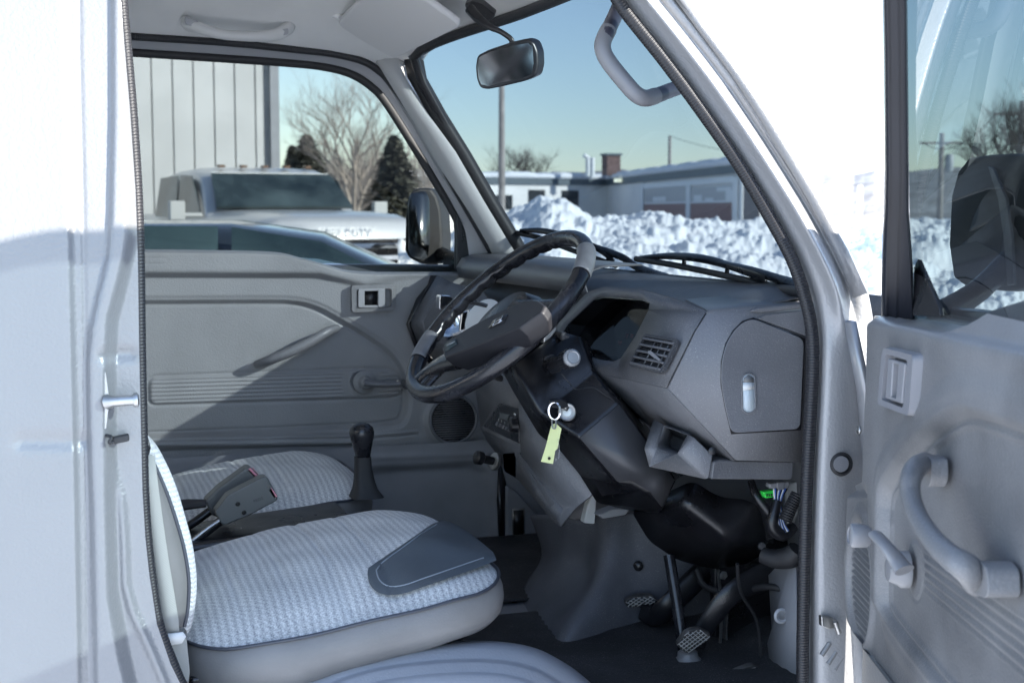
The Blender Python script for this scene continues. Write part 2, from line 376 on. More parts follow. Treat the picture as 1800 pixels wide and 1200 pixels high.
# ---- headliner with side rails and front header
sealp = [(120, 56), (230, 64), (400, 75), (500, 85), (580, 94), (633, 106), (662, 122), (686, 146), (735, 217), (802, 335), (842, 404), (868, 450), (882, 478)]
_rl = [Y(u, v-3, 3.05) for u, v in [(-100, 48)] + sealp[:7]]; RLX = [p.x for p in _rl]; RLZ = [p.z-H for p in _rl]
RLX += [.80]; RLZ += [RLZ[-1]+.0]
def headz(x, y):
    xf = .79+.075*(1-((y-2.44)/.6)**2)
    ds = np.clip(np.minimum(3.05-y, y-1.83)/.42, 0, 1); df = np.clip((xf+.01-x)/.40, 0, 1)
    f1 = 1-(1-ds)**2.2; f2 = 1-(1-df)**1.8
    rail = np.interp(x, RLX, RLZ)
    hd = .335+.03*(1-((y-2.44)/.6)**4)+.004; a_, b_ = (1-f1)**1.5+1e-4, (1-f2)**1.5+1e-4
    return z(0) + (rail*a_+hd*b_)/(a_+b_) + .12*f1*f2
nx, ny = 70, 90; Pn = np.zeros((nx, ny, 3))
yy = np.linspace(1.83, 3.05, ny)
xf = .79+.075*(1-((yy-2.44)/.6)**2)+.004
for i in range(nx): Pn[i, :, 0] = -.17 + (xf+.17)*i/(nx-1)
Pn[:, :, 1] = yy[None]; Pn[:, :, 2] = headz(Pn[:, :, 0], Pn[:, :, 1])
gridmesh('headliner', Pn, M['head'], T)
# outer roof skin
rows = []
for i in range(14):
    t = i/13; x = -.62 + t*1.44; row = []
    for j in range(25):
        s = j/24*2-1; e = max(0, (x-.35)/.47)
        row.append(Vector((x+.05*(1-s*s)*t, 2.44+s*.70, z(.56 - .10*abs(s)**6 - .16*e**2.2))))
    rows.append(row)
surf('roof', rows, M['paint_smooth'], T, thick=.01)
lastr = rows[-1]; hd_ = [wsp(1-j/24, 1.0) + Vector((.004, 0, .006)) for j in range(25)]
surf('roof_header', [lastr, [a.lerp(b, .5) + Vector((.012, 0, .008)) for a, b in zip(lastr, hd_)], hd_], M['paint_smooth'], T, thick=.006)
for sg, k_, yy_ in ((1, 24, 3.055), (-1, 0, 1.875)):
    ed = [r[k_] for r in rows]; surf('roof_side', [ed, [Vector((p.x, yy_ + sg*.02, min(p.z, z(.42)))) for p in ed], [Vector((p.x, yy_, z(.385 if p.x < .5 else .385-.12*(p.x-.5)))) for p in ed]], M['paint_smooth'], T, thick=.006)
# ---- far side: rail seal, window frame, grey strip, glass
sealp = [(120, 56), (230, 64), (400, 75), (500, 85), (580, 94), (633, 106), (662, 122), (686, 146), (735, 217), (802, 335), (842, 404), (868, 450), (882, 478)]
framp = [(120, 84), (230, 91), (400, 102), (500, 109), (567, 116), (617, 129), (655, 153), (682, 184), (740, 276), (797, 372), (806, 402), (806, 450), (806, 472)]
tube('left_door_seal', [Y(u, v, 3.05) for u, v in sealp], .0085, M['seal'], T, res=6, n=10)
LD = bpy.data.objects.new('left_door', None); reg(LD, T, Vector((.6, 3.12, z(-.3)))); LD['label'] = 'closed left door with its window, grey moulded trim'
surf('upper_frame', [[Y(u, v, 3.075), Y(u2*.35+u*.65, v2*.35+v*.65, 3.088), Y(u2*.7+u*.3, v2*.7+v*.3, 3.09), Y(u2, v2, 3.10)] for (u, v), (u2, v2) in zip([tuple(p)[:2] for p in cr([(a, b, 0) for a, b in sealp], 6)], [tuple(p)[:2] for p in cr([(a, b, 0) for a, b in framp], 6)])], M['inner_grey'], LD, thick=.004)
tube('window_channel', [Y(u, v, 3.10) for u, v in framp], .0085, M['rubber'], LD, res=6, n=10, flat=1.3)
gl = [(100, 70), (240, 80), (500, 98), (600, 112), (660, 145), (735, 255), (806, 365), (870, 478), (700, 486), (560, 455), (350, 440), (100, 437)]
prism('window_glass', [Y(u, v, 3.125) for u, v in gl], (0, .004, 0), M['glass_l'], LD, bevel=0)
prism('corner_sail', [Y(u, v, 3.09) for u, v in [(803, 384), (812, 392), (836, 428), (864, 474), (803, 474)]], (0, .02, 0), M['black'], LD, bevel=.003)
prism('division_bar', [Y(u, v, 3.082) for u, v in [(804, 378), (813, 392), (815, 474), (804, 474)]], (0, .02, 0), M['rubber'], LD, bevel=.002)
# ---- left door trim: a moulded panel
def px2(l, y): return [(Y(u, v, y).x, Y(u, v, y).z-H) for u, v in l]
YL = 3.09
def c2(l, n=6, closed=False): return [(p.x, p.y) for p in cr([(a, b, 0) for a, b in l], n, closed)]
top = c2(px2([(60, 437), (253, 439), (350, 440), (480, 443), (525, 452), (570, 464), (605, 474), (640, 478), (700, 479), (760, 479), (930, 480)], YL))
tx, tz = np.array([p[0] for p in top]), np.array([p[1] for p in top])
NU, NV = 330, 250
uu = np.linspace(.06, 1.04, NU); vv = np.linspace(0, 1, NV)
Uq, Vq = np.meshgrid(uu, vv); ztop = np.interp(Uq, tx, tz); zbot = -.60 + 0*Uq
Zq = zbot + (ztop-zbot)*Vq; Xq = Uq
main = px2([(-60, 527), (253, 528), (450, 527), (520, 529), (560, 539), (600, 560), (650, 590), (690, 620), (712, 655), (718, 700), (712, 735), (690, 748), (600, 755), (258, 769), (-60, 775)], YL)
main = c2(main, 5, True); dm = sdp(Xq, Zq, main)
n = .012*ss(dm, .012, -.010) * -1 + bead(dm, .004, .0035) - bead(dm+.010, .0028, .003)
dd = sdp(Xq, Zq, px2([(-60, 478), (560, 481), (640, 500), (720, 485), (960, 485), (960, 380), (-60, 380)], YL)); n += .016*ss(dd, .012, -.004) * ss(Uq, .78, .55) + .004*ss(dd, .01, -.01)
arm = [(p.x, p.y) for p in roundpoly([(a, b, 0) for a, b in px2([(262, 663), (640, 649), (688, 649), (712, 662), (712, 692), (690, 700), (262, 713)], YL)], .018)]
da = sdp(Xq, Zq, arm); n += bead(da, .0035, -.003) + .004*ss(da, .004, -.006)
boss = px2([(637, 671)], YL)[0]; db = np.hypot(Xq-boss[0], Zq-boss[1]); n += bead(db-.026, .003, .002) - .003*ss(db, .03, .022)
zr = (Zq - np.interp(Xq, [px2([(262, 688)], YL)[0][0], px2([(640, 675)], YL)[0][0]], [px2([(262, 688)], YL)[0][1], px2([(640, 675)], YL)[0][1]]))
n += .0012*np.cos(zr/.0088*2*pi)*ss(da, 0, -.008)*ss(db, .045, .052)
for l, wd, a in (([(-60, 795), (258, 788), (620, 778), (640, 770)], .004, .004), ([(-60, 775), (258, 776), (640, 768)], .003, -.004), ([(660, 770), (732, 764)], .0025, -.0025), ([(660, 764), (732, 758)], .0025, .002)):
    n += bead(dseg(Xq, Zq, px2(l, YL), False), wd, a)
n += .012*np.exp(-((dseg(Xq, Zq, px2([(-60, 782), (620, 770)], YL), False))/.012)**4)
sp = px2([(797, 737)], YL)[0]; dsn = np.hypot(Xq-sp[0], Zq-sp[1]); n += bead(dsn-.060, .010, .006) - .005*ss(dsn, .056, .050)
n += .0016*np.sign(np.sin(Zq/.0062*2*pi))*ss(dsn, .050, .048)*(-1)
n -= bead(dseg(Xq, Zq, px2([(258, 458), (288, 458)], YL), False)-.006, .0012, .0008)
n = n + -.02*ss(Vq, .985, 1.0)**2
Pn = np.stack([Xq, YL - n, Zq+H], -1)
extra = Pn[-1].copy(); extra[:, 1] += .04; Pn = np.concatenate([Pn, extra[None]], 0)
gridmesh('door_trim', Pn, M['trim'], LD)
sc_ = Y(797, 737, 3.082)
gr_ = lathe('speaker_grille', [(.052, -.004), (.052, .001), (.001, .001)], sc_, (0, -1, 0), M['black'], LD, n=40)
mb = MB()
for k in range(-9, 10):
    hh = k*.0054; hw_ = math.sqrt(max(0, .050**2-hh*hh))
    if hw_ > .008: mb.tube([sc_ + Vector((-hw_, -.0022, hh)), sc_ + Vector((hw_, -.0022, hh))], .0014, 6)
mb.build('grille_ribs', M['dash'], gr_)
tube('speaker_ring', [sc_ + Vector((.056*cos(a), -.001, .056*sin(a))) for a in np.linspace(0, 2*pi, 41)[:-1]], .004, M['dashl'], LD, closed=True, n=8)
# pull handle
hp = [(452, 640), (475, 632), (510, 618), (545, 601), (575, 583), (592, 577)]
tube('pull_handle', [Y(u, v, yy_) for (u, v), yy_ in zip(hp, (3.085, 3.055, 3.045, 3.045, 3.055, 3.085))], [.011, .0135, .0145, .0145, .013, .010], M['dashl'], LD, res=5, n=12, flat=.8)
# inside handle: bezel, pocket and lever
b = MB(); o_ = roundpoly([Y(u, v, 3.072) for u, v in [(618, 501), (696, 500), (695, 546), (619, 549)]], .008); i_ = roundpoly([Y(u, v, 3.070) for u, v in [(627, 508), (689, 507), (688, 540), (628, 542)]], .006)
n_ = len(o_); back = [p + Vector((0, .014, 0)) for p in o_]; ib = [p + Vector((0, .012, 0)) for p in i_]
b.add(back + o_ + i_ + ib, [(k, (k+1) % n_, n_+(k+1) % n_, n_+k) for k in range(n_)] + [(n_+k, n_+(k+1) % n_, 2*n_+(k+1) % n_, 2*n_+k) for k in range(n_)] + [(2*n_+k, 2*n_+(k+1) % n_, 3*n_+(k+1) % n_, 3*n_+k) for k in range(n_)])
b.add(ib, [tuple(range(n_))]); hb = fixn(b.build('handle_bezel', M['trimR'], LD, ang=30))
b = MB(); b.prism(roundpoly([Y(u, v, 3.066) for u, v in [(630, 509), (641, 509), (641, 540), (630, 541)]], .004), (0, .012, 0)); b.prism(roundpoly([Y(u, v, 3.066) for u, v in [(665, 509), (677, 509), (677, 539), (665, 540)]], .004), (0, .012, 0))
b.prism([Y(u, v, 3.068) for u, v in [(630, 508), (677, 507), (677, 511), (630, 512)]], (0, .01, 0)); b.prism([Y(u, v, 3.068) for u, v in [(630, 537), (677, 536), (677, 540), (630, 541)]], (0, .01, 0)); fixn(b.build('door_lever', mat('light_grey_lever', (.30, .30, .31), .4), LD, bevel=.001))
prism('lever_pocket', [Y(u, v, 3.0765) for u, v in [(641, 511), (665, 511), (665, 538), (641, 538)]], (0, .001, 0), M['black'], LD, bevel=0)
# window crank
lathe('crank_hub', [(.026, 0), (.026, .006), (.016, .012), (.013, .028), (.011, .03)], Y(640, 671, 3.085), (0, -1, 0), M['trim'], LD)
tube('window_crank', [Y(640, 672, 3.052), Y(662, 675, 3.048), Y(690, 675, 3.045), Y(706, 674, 3.045)], [.012, .010, .0085, .0085], M['dashl'], LD, res=4, n=10, flat=.7)
lathe('crank_knob', [(.009, 0), (.010, .015), (.011, .03), (.008, .034)], Y(710, 673, 3.05), (0, -1, 0), M['dashd'], LD)
# door mirror outside
mr = [(722, 336), (735, 330), (757, 331), (768, 345), (775, 370), (778, 420), (777, 452), (768, 466), (740, 464), (718, 454), (711, 440), (712, 385), (716, 350)]
mo = prism('left_mirror_housing', [Y(u, v, 3.27) for u, v in mr], (.045, .075, .0), M['rubber'], T, bevel=.008, seg=3)
prism('mirror_pane', roundpoly([Y(u, v, 3.266) for u, v in [(722, 340), (748, 335), (755, 350), (756, 420), (752, 452), (742, 458), (722, 450), (718, 438), (718, 360)]], .01), (0, .004, 0), mat('left_mirror_glass', (.16, .165, .165), .18, 1), mo, bevel=0)
tube('mirror_arm', [Y(770, 445, 3.29), Y(785, 452, 3.25), Y(800, 455, 3.18), Y(812, 456, 3.11)], [.02, .02, .017, .02], M['black'], T, res=3, n=8)
# ---- kick panel and painted inner wall under the left door
xs = np.linspace(.0, 1.16, 100); vs_ = np.linspace(-.80, -.530, 60); Uq, Vq = np.meshgrid(xs, vs_)
kb = px2([(655, 825), (830, 815), (852, 830), (868, 880), (872, 960), (640, 985), (640, 840)], 3.05); dk = sdp(Uq, Vq, kb)
gridmesh('left_sill_panel', np.stack([Uq, 3.065 - .02*ss(dk, -.015, .012) - bead(dseg(Uq, Vq, px2([(660, 803), (870, 795)], 3.05), False), .006, .004), Vq+H], -1), M['kick'], T)
prism('hinge_gap', [Y(u, v, 3.035) for u, v in [(877, 800), (890, 850), (889, 965), (878, 968), (874, 880)]], (0, .004, 0), M['black'], T, bevel=0)
prism('left_kick_panel', [Y(u, v, 3.03) for u, v in [(889, 852), (908, 862), (955, 915), (952, 952), (925, 962), (889, 966)]], (0, .03, 0), M['kick'], T, bevel=.006)
prism('kick_panel_slot', [Y(u, v, 3.026) for u, v in [(901, 894), (922, 893), (922, 942), (902, 943)]], (0, .004, 0), M['steel'], T, bevel=0)
prism('kick_panel_slot', [Y(u, v, 3.022) for u, v in [(903, 897), (920, 896), (920, 939), (904, 940)]], (0, .004, 0), M['black'], T, bevel=0)
# ---- floor, bulkhead, rear wall
def quad(name, a, b, c, d, m, par=T, thick=.01): return mesh(name, [a, b, c, d], [(0, 1, 2, 3)], m, par, smooth=False, thick=thick)
quad('cab_floor', (-.2, 1.80, FLOOR), (1.45, 1.80, FLOOR), (1.45, 3.12, FLOOR), (-.2, 3.12, FLOOR), M['kick'])
rows = []
for i in range(12):
    a = i/11; rows.append([Vector((1.30-.02*cos(a*3) + (.13*max(0, .25-a)**2*-16*.3), y, FLOOR + a*.62)) for y in np.linspace(1.82, 3.10, 20)])
surf('bulkhead', rows, M['dashd'], T, thick=.006)
# rear cab wall with its window
mb = MB()
for (y0, y1, h0, h1) in ((1.78, 3.12, -.8, -.02), (1.78, 2.0, -.02, .34), (2.88, 3.12, -.02, .34), (1.78, 3.12, .34, .5)):
    mb.box((-.19, (y0+y1)/2, z((h0+h1)/2)), .02, y1-y0-.002, h1-h0-.002)
rw = mb.build('rear_wall', M['inner_grey'], T, smooth=False)
mb = MB(); mb.box((-.195, 2.44, z(.16)), .004, .9, .38); mb.build('rear_window', M['glass_l'], T, smooth=False)
# far B pillar and outer left side skin
prism('left_rear_pillar', [(.12, 3.02, z(.40)), (-.2, 3.02, z(.46)), (-.2, 3.06, z(-.8)), (.12, 3.06, z(-.8))], (0, .1, 0), M['inner_grey'], T, bevel=.01)
prism('left_door_skin', [(.05, 3.15, z(-.11)), (1.12, 3.15, z(-.13)), (1.22, 3.15, z(-.3)), (1.22, 3.15, z(-.9)), (.05, 3.15, z(-.9))], (0, .02, 0), M['paint_smooth'], LD, bevel=.01)
# nose panel outside, below the windshield
rows = []
for a in range(9):
    t = a/8; rows.append([Vector((1.12+.09*(1-(2*s-1)**2)+.10*t**.6, 3.13-1.38*s, z(-.16-.85*t))) for s in np.linspace(0, 1, 25)])
surf('nose_panel', rows, M['paint_smooth'], T, thick=.01)
# ---- dashboard far part: top pad, passenger shelf
DB = bpy.data.objects.new('dashboard', None); reg(DB, T, Vector((1.05, 2.44, z(-.25))))
# top pad: from the windshield foot back towards the cab
rows = []
ys = np.linspace(3.07, 1.895, 44)
for k, (dx, dh) in enumerate(((.035, -.004), (.012, .004), (-.01, .005), (-.045, -.002), (-.085, -.014), (-.115, -.034), (-.13, -.065), (-.13, -.105), (-.10, -.13))):
    row = []
    for y in ys:
        s = (3.065-y)/1.25; p = wsp(min(max(s, 0), 1), 0); sc = 1.0 if y > 2.40 else .95
        row.append(Vector((p.x+dx*sc, y, p.z+dh-.016*max(0, min(1, (1.99-y)/.06)))))
    rows.append(row)
surf('dash_top_pad', rows, M['dash'], DB, thick=.003)
rows = []
for k, (dx, dh) in enumerate(((-.10, -.10), (-.175, -.102), (-.20, -.110), (-.212, -.128), (-.205, -.15), (-.12, -.16))):
    rows.append([Vector((1.11+dx+.03*(1-((y-2.44)/.64)**2), y, z(-.0+dh))) for y in np.linspace(3.05, 2.33, 20)])
surf('vent_shelf', rows, M['dash'], DB, thick=.003)
for (u0, v0, u1, v1) in ((829, 529, 858, 538), (870, 539, 893, 545)):
    prism('demister_slot', roundpoly([Dp(u0, v0, 2.66), Dp(u1, v1-1, 2.66), Dp(u1-3, v1+3, 2.645), Dp(u0-4, v0+5, 2.645)], .003), (.0, .0, .003), M['black'], DB, bevel=0)
# left end cheek of the dash with recessed pocket
V = dict(a=(770, 484, 3.03), b=(795, 497, 2.98), c=(850, 512, 2.86), d=(742, 530, 3.03), e=(722, 568, 3.03), f=(738, 608, 3.03), g=(775, 640, 3.0), h=(880, 640, 2.75), i=(880, 560, 2.75), j=(768, 520, 3.0), k=(738, 565, 2.99), l=(752, 596, 2.99), m=(800, 620, 2.9), n=(850, 545, 2.85))
shell('dash_left_cheek', V, ['a b j d', 'd j k e', 'e k l f', 'f l m g', 'b c n j', 'j n m l k', 'g m h', 'm n i h', 'n c i'], M['dash'], DB, thick=.004, bevel=.008)
prism('dash_gap', [Y(u, v, 3.045) for u, v in [(757, 484), (771, 484), (765, 500), (741, 530), (724, 568), (738, 608), (775, 645), (766, 650), (732, 618), (714, 570), (732, 525), (752, 500)]], (0, .003, 0), M['black'], DB, bevel=0)
# cup holder and ashtray hardware behind the wheel
CH = bpy.data.objects.new('cup_holder', None); reg(CH, DB, Y(820, 560, 2.72)); 
prism('holder_bracket', roundpoly([Y(u, v, 2.86) for u, v in [(773, 518), (792, 519), (800, 532), (790, 546), (772, 545)]], .006), (.0, .03, 0), M['chrome'], CH, bevel=.003)
lathe('cup_ring', [(.040, 0), (.044, .002), (.044, .012), (.038, .014), (.038, .002)], Y(812, 575, 2.74), (-.55, -.25, .8), M['chrome'], CH, n=30)
lathe('ashtray_lid', [(.001, 0), (.040, 0), (.043, .006), (.043, .018), (.036, .022), (.001, .021)], Y(858, 567, 2.60), (-.75, -.45, .5), M['white'], CH, n=36)
prism('holder_strap', [Y(u, v, 2.70) for u, v in [(812, 548), (823, 546), (817, 580), (808, 582)]], (0, .01, 0), M['chrome'], CH, bevel=.002)
# ================================================================ driver side of the dash
V = dict(a=(1245, 547, 1.885), b=(1223, 582, 1.882), c=(1174, 682, 1.88), d=(1293, 808, 1.88), e=(1409, 812, 1.885), f=(1419, 532, 1.885),
         g=(1398, 511, 2.04), h=(1205, 528, 2.04))
shell('dash_end_panel', V, ['a b c d e f', 'a f g h'], M['dashl'], DB, thick=.004, bevel=.006)
# pod: rear face round the cluster opening, hood, underside
V = dict(c=(1171, 681, 1.884), b=(1220, 582, 1.886), a=(1241, 549, 1.889), p=(1161, 519, 2.03), q=(1128, 510, 2.10), r=(1062, 505, 2.26), s=(1034, 514, 2.32), t=(984, 568, 2.36), u=(957, 614, 2.36),
         v=(1000, 636, 2.24), w=(1045, 652, 2.13), x=(1090, 664, 2.05),
         A=(1144, 533, 2.04), B=(1142, 545, 2.045), C=(1118, 592, 2.06), D=(1092, 632, 2.07), E=(1080, 636, 2.09), F=(1056, 633, 2.14), G=(1020, 622, 2.22), H=(975, 606, 2.33), I=(1000, 568, 2.33), J=(1044, 526, 2.29), K=(1062, 521, 2.25), L=(1130, 526, 2.08))
shell('cluster_hood', V, ['b a p A B', 'c b B C D x', 'x D E F w', 'w F G v', 'v G H u', 'u H I t', 't I J s', 's J K r', 'r K L q', 'q L A p'], M['dash'], DB, thick=.004, bevel=.006)
back = Vector((.075, .01, -.012))
ok = 'A B C D E F G H I J K L'.split(); op = [Y(*V[k]) for k in ok]
# recess tunnel
mb = MB(); nn = len(op); inn = [p + back for p in op]; mb.add(op+inn, [(k, (k+1) % nn, nn+(k+1) % nn, nn+k) for k in range(nn)]); mb.build('cluster_tunnel', M['black'], DB, smooth=False, thick=.002)
mb = MB(); mb.add([p + back*.92 for p in op], [tuple(range(nn))]); cl = mb.build('instrument_cluster', mat('instrument_face', (.012, .012, .014), .6), DB, smooth=False)
mb = MB(); mb.add([p + back*.45 for p in op], [tuple(range(nn))]); mb.build('cluster_lens', M['lens'], DB, smooth=False)
fo = back*.90
def onf(u, v): # point on the cluster face seen at u, v
    p0, p1, p2 = op[1]+fo, op[3]+fo, op[8]+fo; nr = (p1-p0).cross(p2-p0); d = ray(u, v); return CAM + d*((p0-CAM).dot(nr)/d.dot(nr))
c0 = onf(1072, 622); rr = onf(1086, 622)-c0; up_ = onf(1076, 610)-c0
tube('belt_warning_ring', [c0 + rr*cos(a)+up_*sin(a) for a in np.linspace(0, 2*pi, 24)[:-1]], .0006, M['white'], cl, closed=True, n=5)
mb = MB(); mb.tube([onf(1068, 626), onf(1072, 617)], .0012, 6); mb.tube([onf(1062, 626), onf(1066, 619)], .0008, 6); mb.tube([onf(1076, 626), onf(1080, 619)], .0008, 6); mb.build('belt_warning_symbol', M['white'], cl)
for (u, v) in ((1100, 586), (1109, 587), (1088, 598)):
    prism('warning_lens', [onf(u, v), onf(u+6, v+1), onf(u+3, v+8), onf(u-3, v+7)], (-.001, 0, 0), M['amber'], cl, bevel=0)
for (u, v, r_) in ((1034, 585, .030), (1012, 590, .018)):
    q = onf(u, v); tube('gauge_ring', [q + (onf(u+20, v)-q).normalized()*r_*cos(a) + (onf(u+8, v-16)-q).normalized()*r_*sin(a) for a in np.linspace(0, 2*pi, 30)[:-1]], .0007, mat('dim_gauge_ring', (.08, .085, .09), .5), cl, closed=True, n=5)
for k in range(12):     # tick marks on the gauges
    a = radians(140+k*22); q0 = onf(1034+14*cos(a), 585-12*sin(a)); q1 = onf(1034+17*cos(a), 585-14.5*sin(a)); tube('gauge_tick', [q0, q1], .0006, M['white'], cl, n=4)
tube('gauge_needle', [onf(1034, 585), onf(1024, 594)], .0008, M['amber'], cl, n=4)
# hood top going forward to the windshield
V2 = dict(a=(1241, 549, 1.889), p=(1161, 519, 2.03), q=(1128, 510, 2.10), r=(1062, 505, 2.26), s=(1034, 514, 2.32), t=(984, 568, 2.36))
f_ = Vector((.12, .0, -.045)); P2 = {k: Y(*v) for k, v in V2.items()}; P2.update({k+'2': P2[k]+f_*(1 if k not in 'a' else .9) for k in 'apqrst'})
P2['p1'] = P2['p'] + Vector((.05, -.02, -.004)); P2['a2'] = P2['a'] + Vector((.12, 0, -.03))
shell('hood_top', P2, ['p a a2 p2', 'q p p2 q2', 'r q q2 r2', 's r r2 s2', 't s s2 t2'], M['dash'], DB, thick=.004, bevel=.006) if P2.pop('p1') else 0
# underside of the pod
V3 = dict(c=(1174, 682, 1.884), d=(1293, 808, 1.884), x=(1090, 664, 2.05), w=(1045, 652, 2.13), v=(1000, 636, 2.24), u=(957, 614, 2.36), k=(1252, 806, 1.98), l=(1150, 752, 2.13), m=(1100, 715, 2.25), o=(1010, 680, 2.36))
shell('dash_underside', V3, ['c d k l x', 'x l w', 'w l m v', 'v m o u'], M['dash'], DB, thick=.004, bevel=.008)
# strip on top and triangular cover
prism('speaker_pod_strip', [Y(u, v, 1.878) for u, v in [(1318, 548), (1330, 541), (1415, 532), (1416, 541), (1340, 549)]], (0, .02, 0), M['dashl'], DB, bevel=.003)
prism('triangular_cover', [Y(u, v, 1.8785) for u, v in [(1332, 560), (1345, 553), (1413, 545), (1417, 590)]], (0, .01, 0), M['dashl'], DB, bevel=.0015)
# access cover with its dark gap and the sight slot over the washer tank
cov = [(1414, 596), (1325, 560), (1306, 566), (1290, 582), (1277, 604), (1269, 635), (1268, 675), (1275, 715), (1286, 761), (1407, 754)]
cp = [Y(u, v, 1.8775) for u, v in cov]; cc = sum(cp, Vector())/len(cp)
prism('cover_gap', [cc + (p-cc)*1.018 + Vector((0, .0008, 0)) for p in cp], (0, .004, 0), M['black'], DB, bevel=0)
prism('access_cover', cp, (0, .006, 0), M['dashl'], DB, bevel=.0012, round_=.012)
def cap(c, hw, hh, n=8):
    return [(c[0]+hw*cos(a), c[1]+(-hh+hw if sin(a) > 0 else hh-hw)-hw*sin(a)) for a in [pi*2*k/(2*n) for k in range(2*n)]]
sl = [Y(u, v, 1.876) for u, v in cap((1316, 691), 12, 35)]
tube('sight_slot_rim', sl, .0014, M['dashl'], DB, closed=True, n=6)
prism('sight_slot', sl, (0, .0012, 0), M['tank'], DB, bevel=0)
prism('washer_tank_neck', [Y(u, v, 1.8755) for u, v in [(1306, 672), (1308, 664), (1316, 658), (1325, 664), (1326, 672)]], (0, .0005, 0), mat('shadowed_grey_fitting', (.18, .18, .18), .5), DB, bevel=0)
prism('washer_tank_neck', [Y(u, v, 1.8750) for u, v in [(1306, 675), (1326, 672), (1326, 684), (1305, 686)]], (0, .0005, 0), M['white'], DB, bevel=0)
# side vent: frame, dark throat, slats, fins, thumb lever
VN = bpy.data.objects.new('air_vent', None); reg(VN, DB, Y(1150, 622, 1.93))
A_, B_, C_, D_ = Y(1136, 588, 1.985), Y(1196, 598, 1.896), Y(1166, 658, 1.893), Y(1107, 644, 1.985)
nv = (B_-A_).cross(D_-A_).normalized(); nv = nv if nv.dot(CAM-A_) > 0 else -nv
def vq(s, t, n=0.0): return (A_.lerp(B_, s)).lerp(D_.lerp(C_, s), t) + nv*n
fr = roundpoly([vq(0, 0, .0045), vq(1, 0, .0045), vq(1, 1, .0045), vq(0, 1, .0045)], .007); fi = roundpoly([vq(.05, .09, .0055), vq(.95, .09, .0055), vq(.95, .92, .0055), vq(.05, .92, .0055)], .006); n_ = len(fr)
fb = [p - nv*.006 for p in fr]; fj = [p - nv*.004 for p in fi]
mb = MB(); mb.add(fb+fr+fi+fj, [(a*n_+k, a*n_+(k+1) % n_, (a+1)*n_+(k+1) % n_, (a+1)*n_+k) for a in range(3) for k in range(n_)]); fixn(mb.build('vent_frame', M['dashd'], VN, ang=30))
mb = MB(); mb.add(fj, [tuple(range(n_))]); mb.build('vent_throat', M['black'], VN, smooth=False)
for k in range(5):
    t = .12 + k*.19; mb = MB()
    mb.prism([vq(.05, t, .007), vq(.95, t, .007), vq(.95, t+.065, .007), vq(.05, t+.065, .007)], -nv*.004); fixn(mb.build('vent_slat', M['dash'], VN, bevel=.0012))
for s in (.38, .58, .78):
    mb = MB(); mb.prism([vq(s, .12, .0028), vq(s+.02, .12, .0028), vq(s+.02, .93, .0028), vq(s, .93, .0028)], -nv*.001); fixn(mb.build('vent_fin', M['dashl'], VN, bevel=0))
mb = MB(); mb.prism(roundpoly([vq(.46, .50, .011), vq(.56, .50, .012), vq(.86, .66, .008), vq(.80, .70, .008), vq(.50, .58, .012)], .002), -nv*.005); fixn(mb.build('vent_thumb_lever', M['grip'], VN, bevel=.001))
# coin tray box under the dash
V4 = dict(a=(1150, 738, 2.03), b=(1133, 790, 2.0), c=(1147, 815, 1.985), d=(1245, 842, 1.905), e=(1252, 800, 1.90), f=(1219, 768, 1.925), g=(1210, 764, 1.94), h=(1195, 797, 1.94), i=(1183, 801, 1.955), j=(1157, 790, 1.985), k=(1154, 783, 1.99), l=(1166, 747, 2.01), m=(1262, 806, 1.93))
shell('coin_tray', V4, ['a b k l', 'b c j k', 'c i j', 'c d h i', 'd e f h', 'f g h'], M['dashl'], DB, thick=.004, bevel=.006)
ins = [V4[k] for k in 'ghijkl']; ip = [Y(*v) for v in ins]; bk = Vector((.05, .06, -.01))
mb = MB(); nn = len(ip); mb.add(ip + [p+bk for p in ip], [(k, (k+1) % nn, nn+(k+1) % nn, nn+k) for k in range(nn)] + [tuple(range(nn, 2*nn))]); mb.build('tray_recess', M['dash'], DB, ang=30, thick=.002)
prism('lower_dash_strip', [Y(u, v, 1.895) for u, v in [(1254, 812), (1263, 808), (1396, 811), (1394, 838), (1390, 843), (1250, 842)]], (.0, .12, 0), M['dash'], DB, bevel=.005)
lathe('trim_screw', [(.006, 0), (.006, .002), (.003, .003)], Y(1252, 792, 1.9), (-.3, -1, .1), M['black'], DB, n=12)
# ---- knee panels and radio stack
V5 = dict(a=(912, 690, 2.36), b=(950, 728, 2.30), c=(1044, 867, 2.16), d=(1010, 894, 2.18), e=(987, 925, 2.20), f=(917, 799, 2.36), g=(988, 892, 2.215))
shell('knee_panel', V5, ['a b c d g f', 'f g d e'], M['dashl'], DB, thick=.004, bevel=.004)
V5 = dict(a=(914, 797, 2.362), b=(990, 893, 2.21), c=(972, 914, 2.22), d=(986, 925, 2.21), e=(908, 838, 2.37))
shell('knee_panel_lip', V5, ['a b d c e'], M['dash'], DB, thick=.004, bevel=.003)
V6 = dict(a=(836, 672, 2.62), b=(880, 706, 2.50), c=(914, 716, 2.37), d=(915, 783, 2.37), e=(850, 751, 2.62), f=(836, 640, 2.62), g=(914, 660, 2.37), h=(858, 775, 2.62), i=(915, 805, 2.37), j=(868, 788, 2.60), k=(890, 828, 2.5), l=(915, 845, 2.37))
shell('centre_console', V6, ['a b e', 'b c d e', 'f g c b a', 'e d i h', 'h i l k j'], M['dash'], DB, thick=.004, bevel=.004)
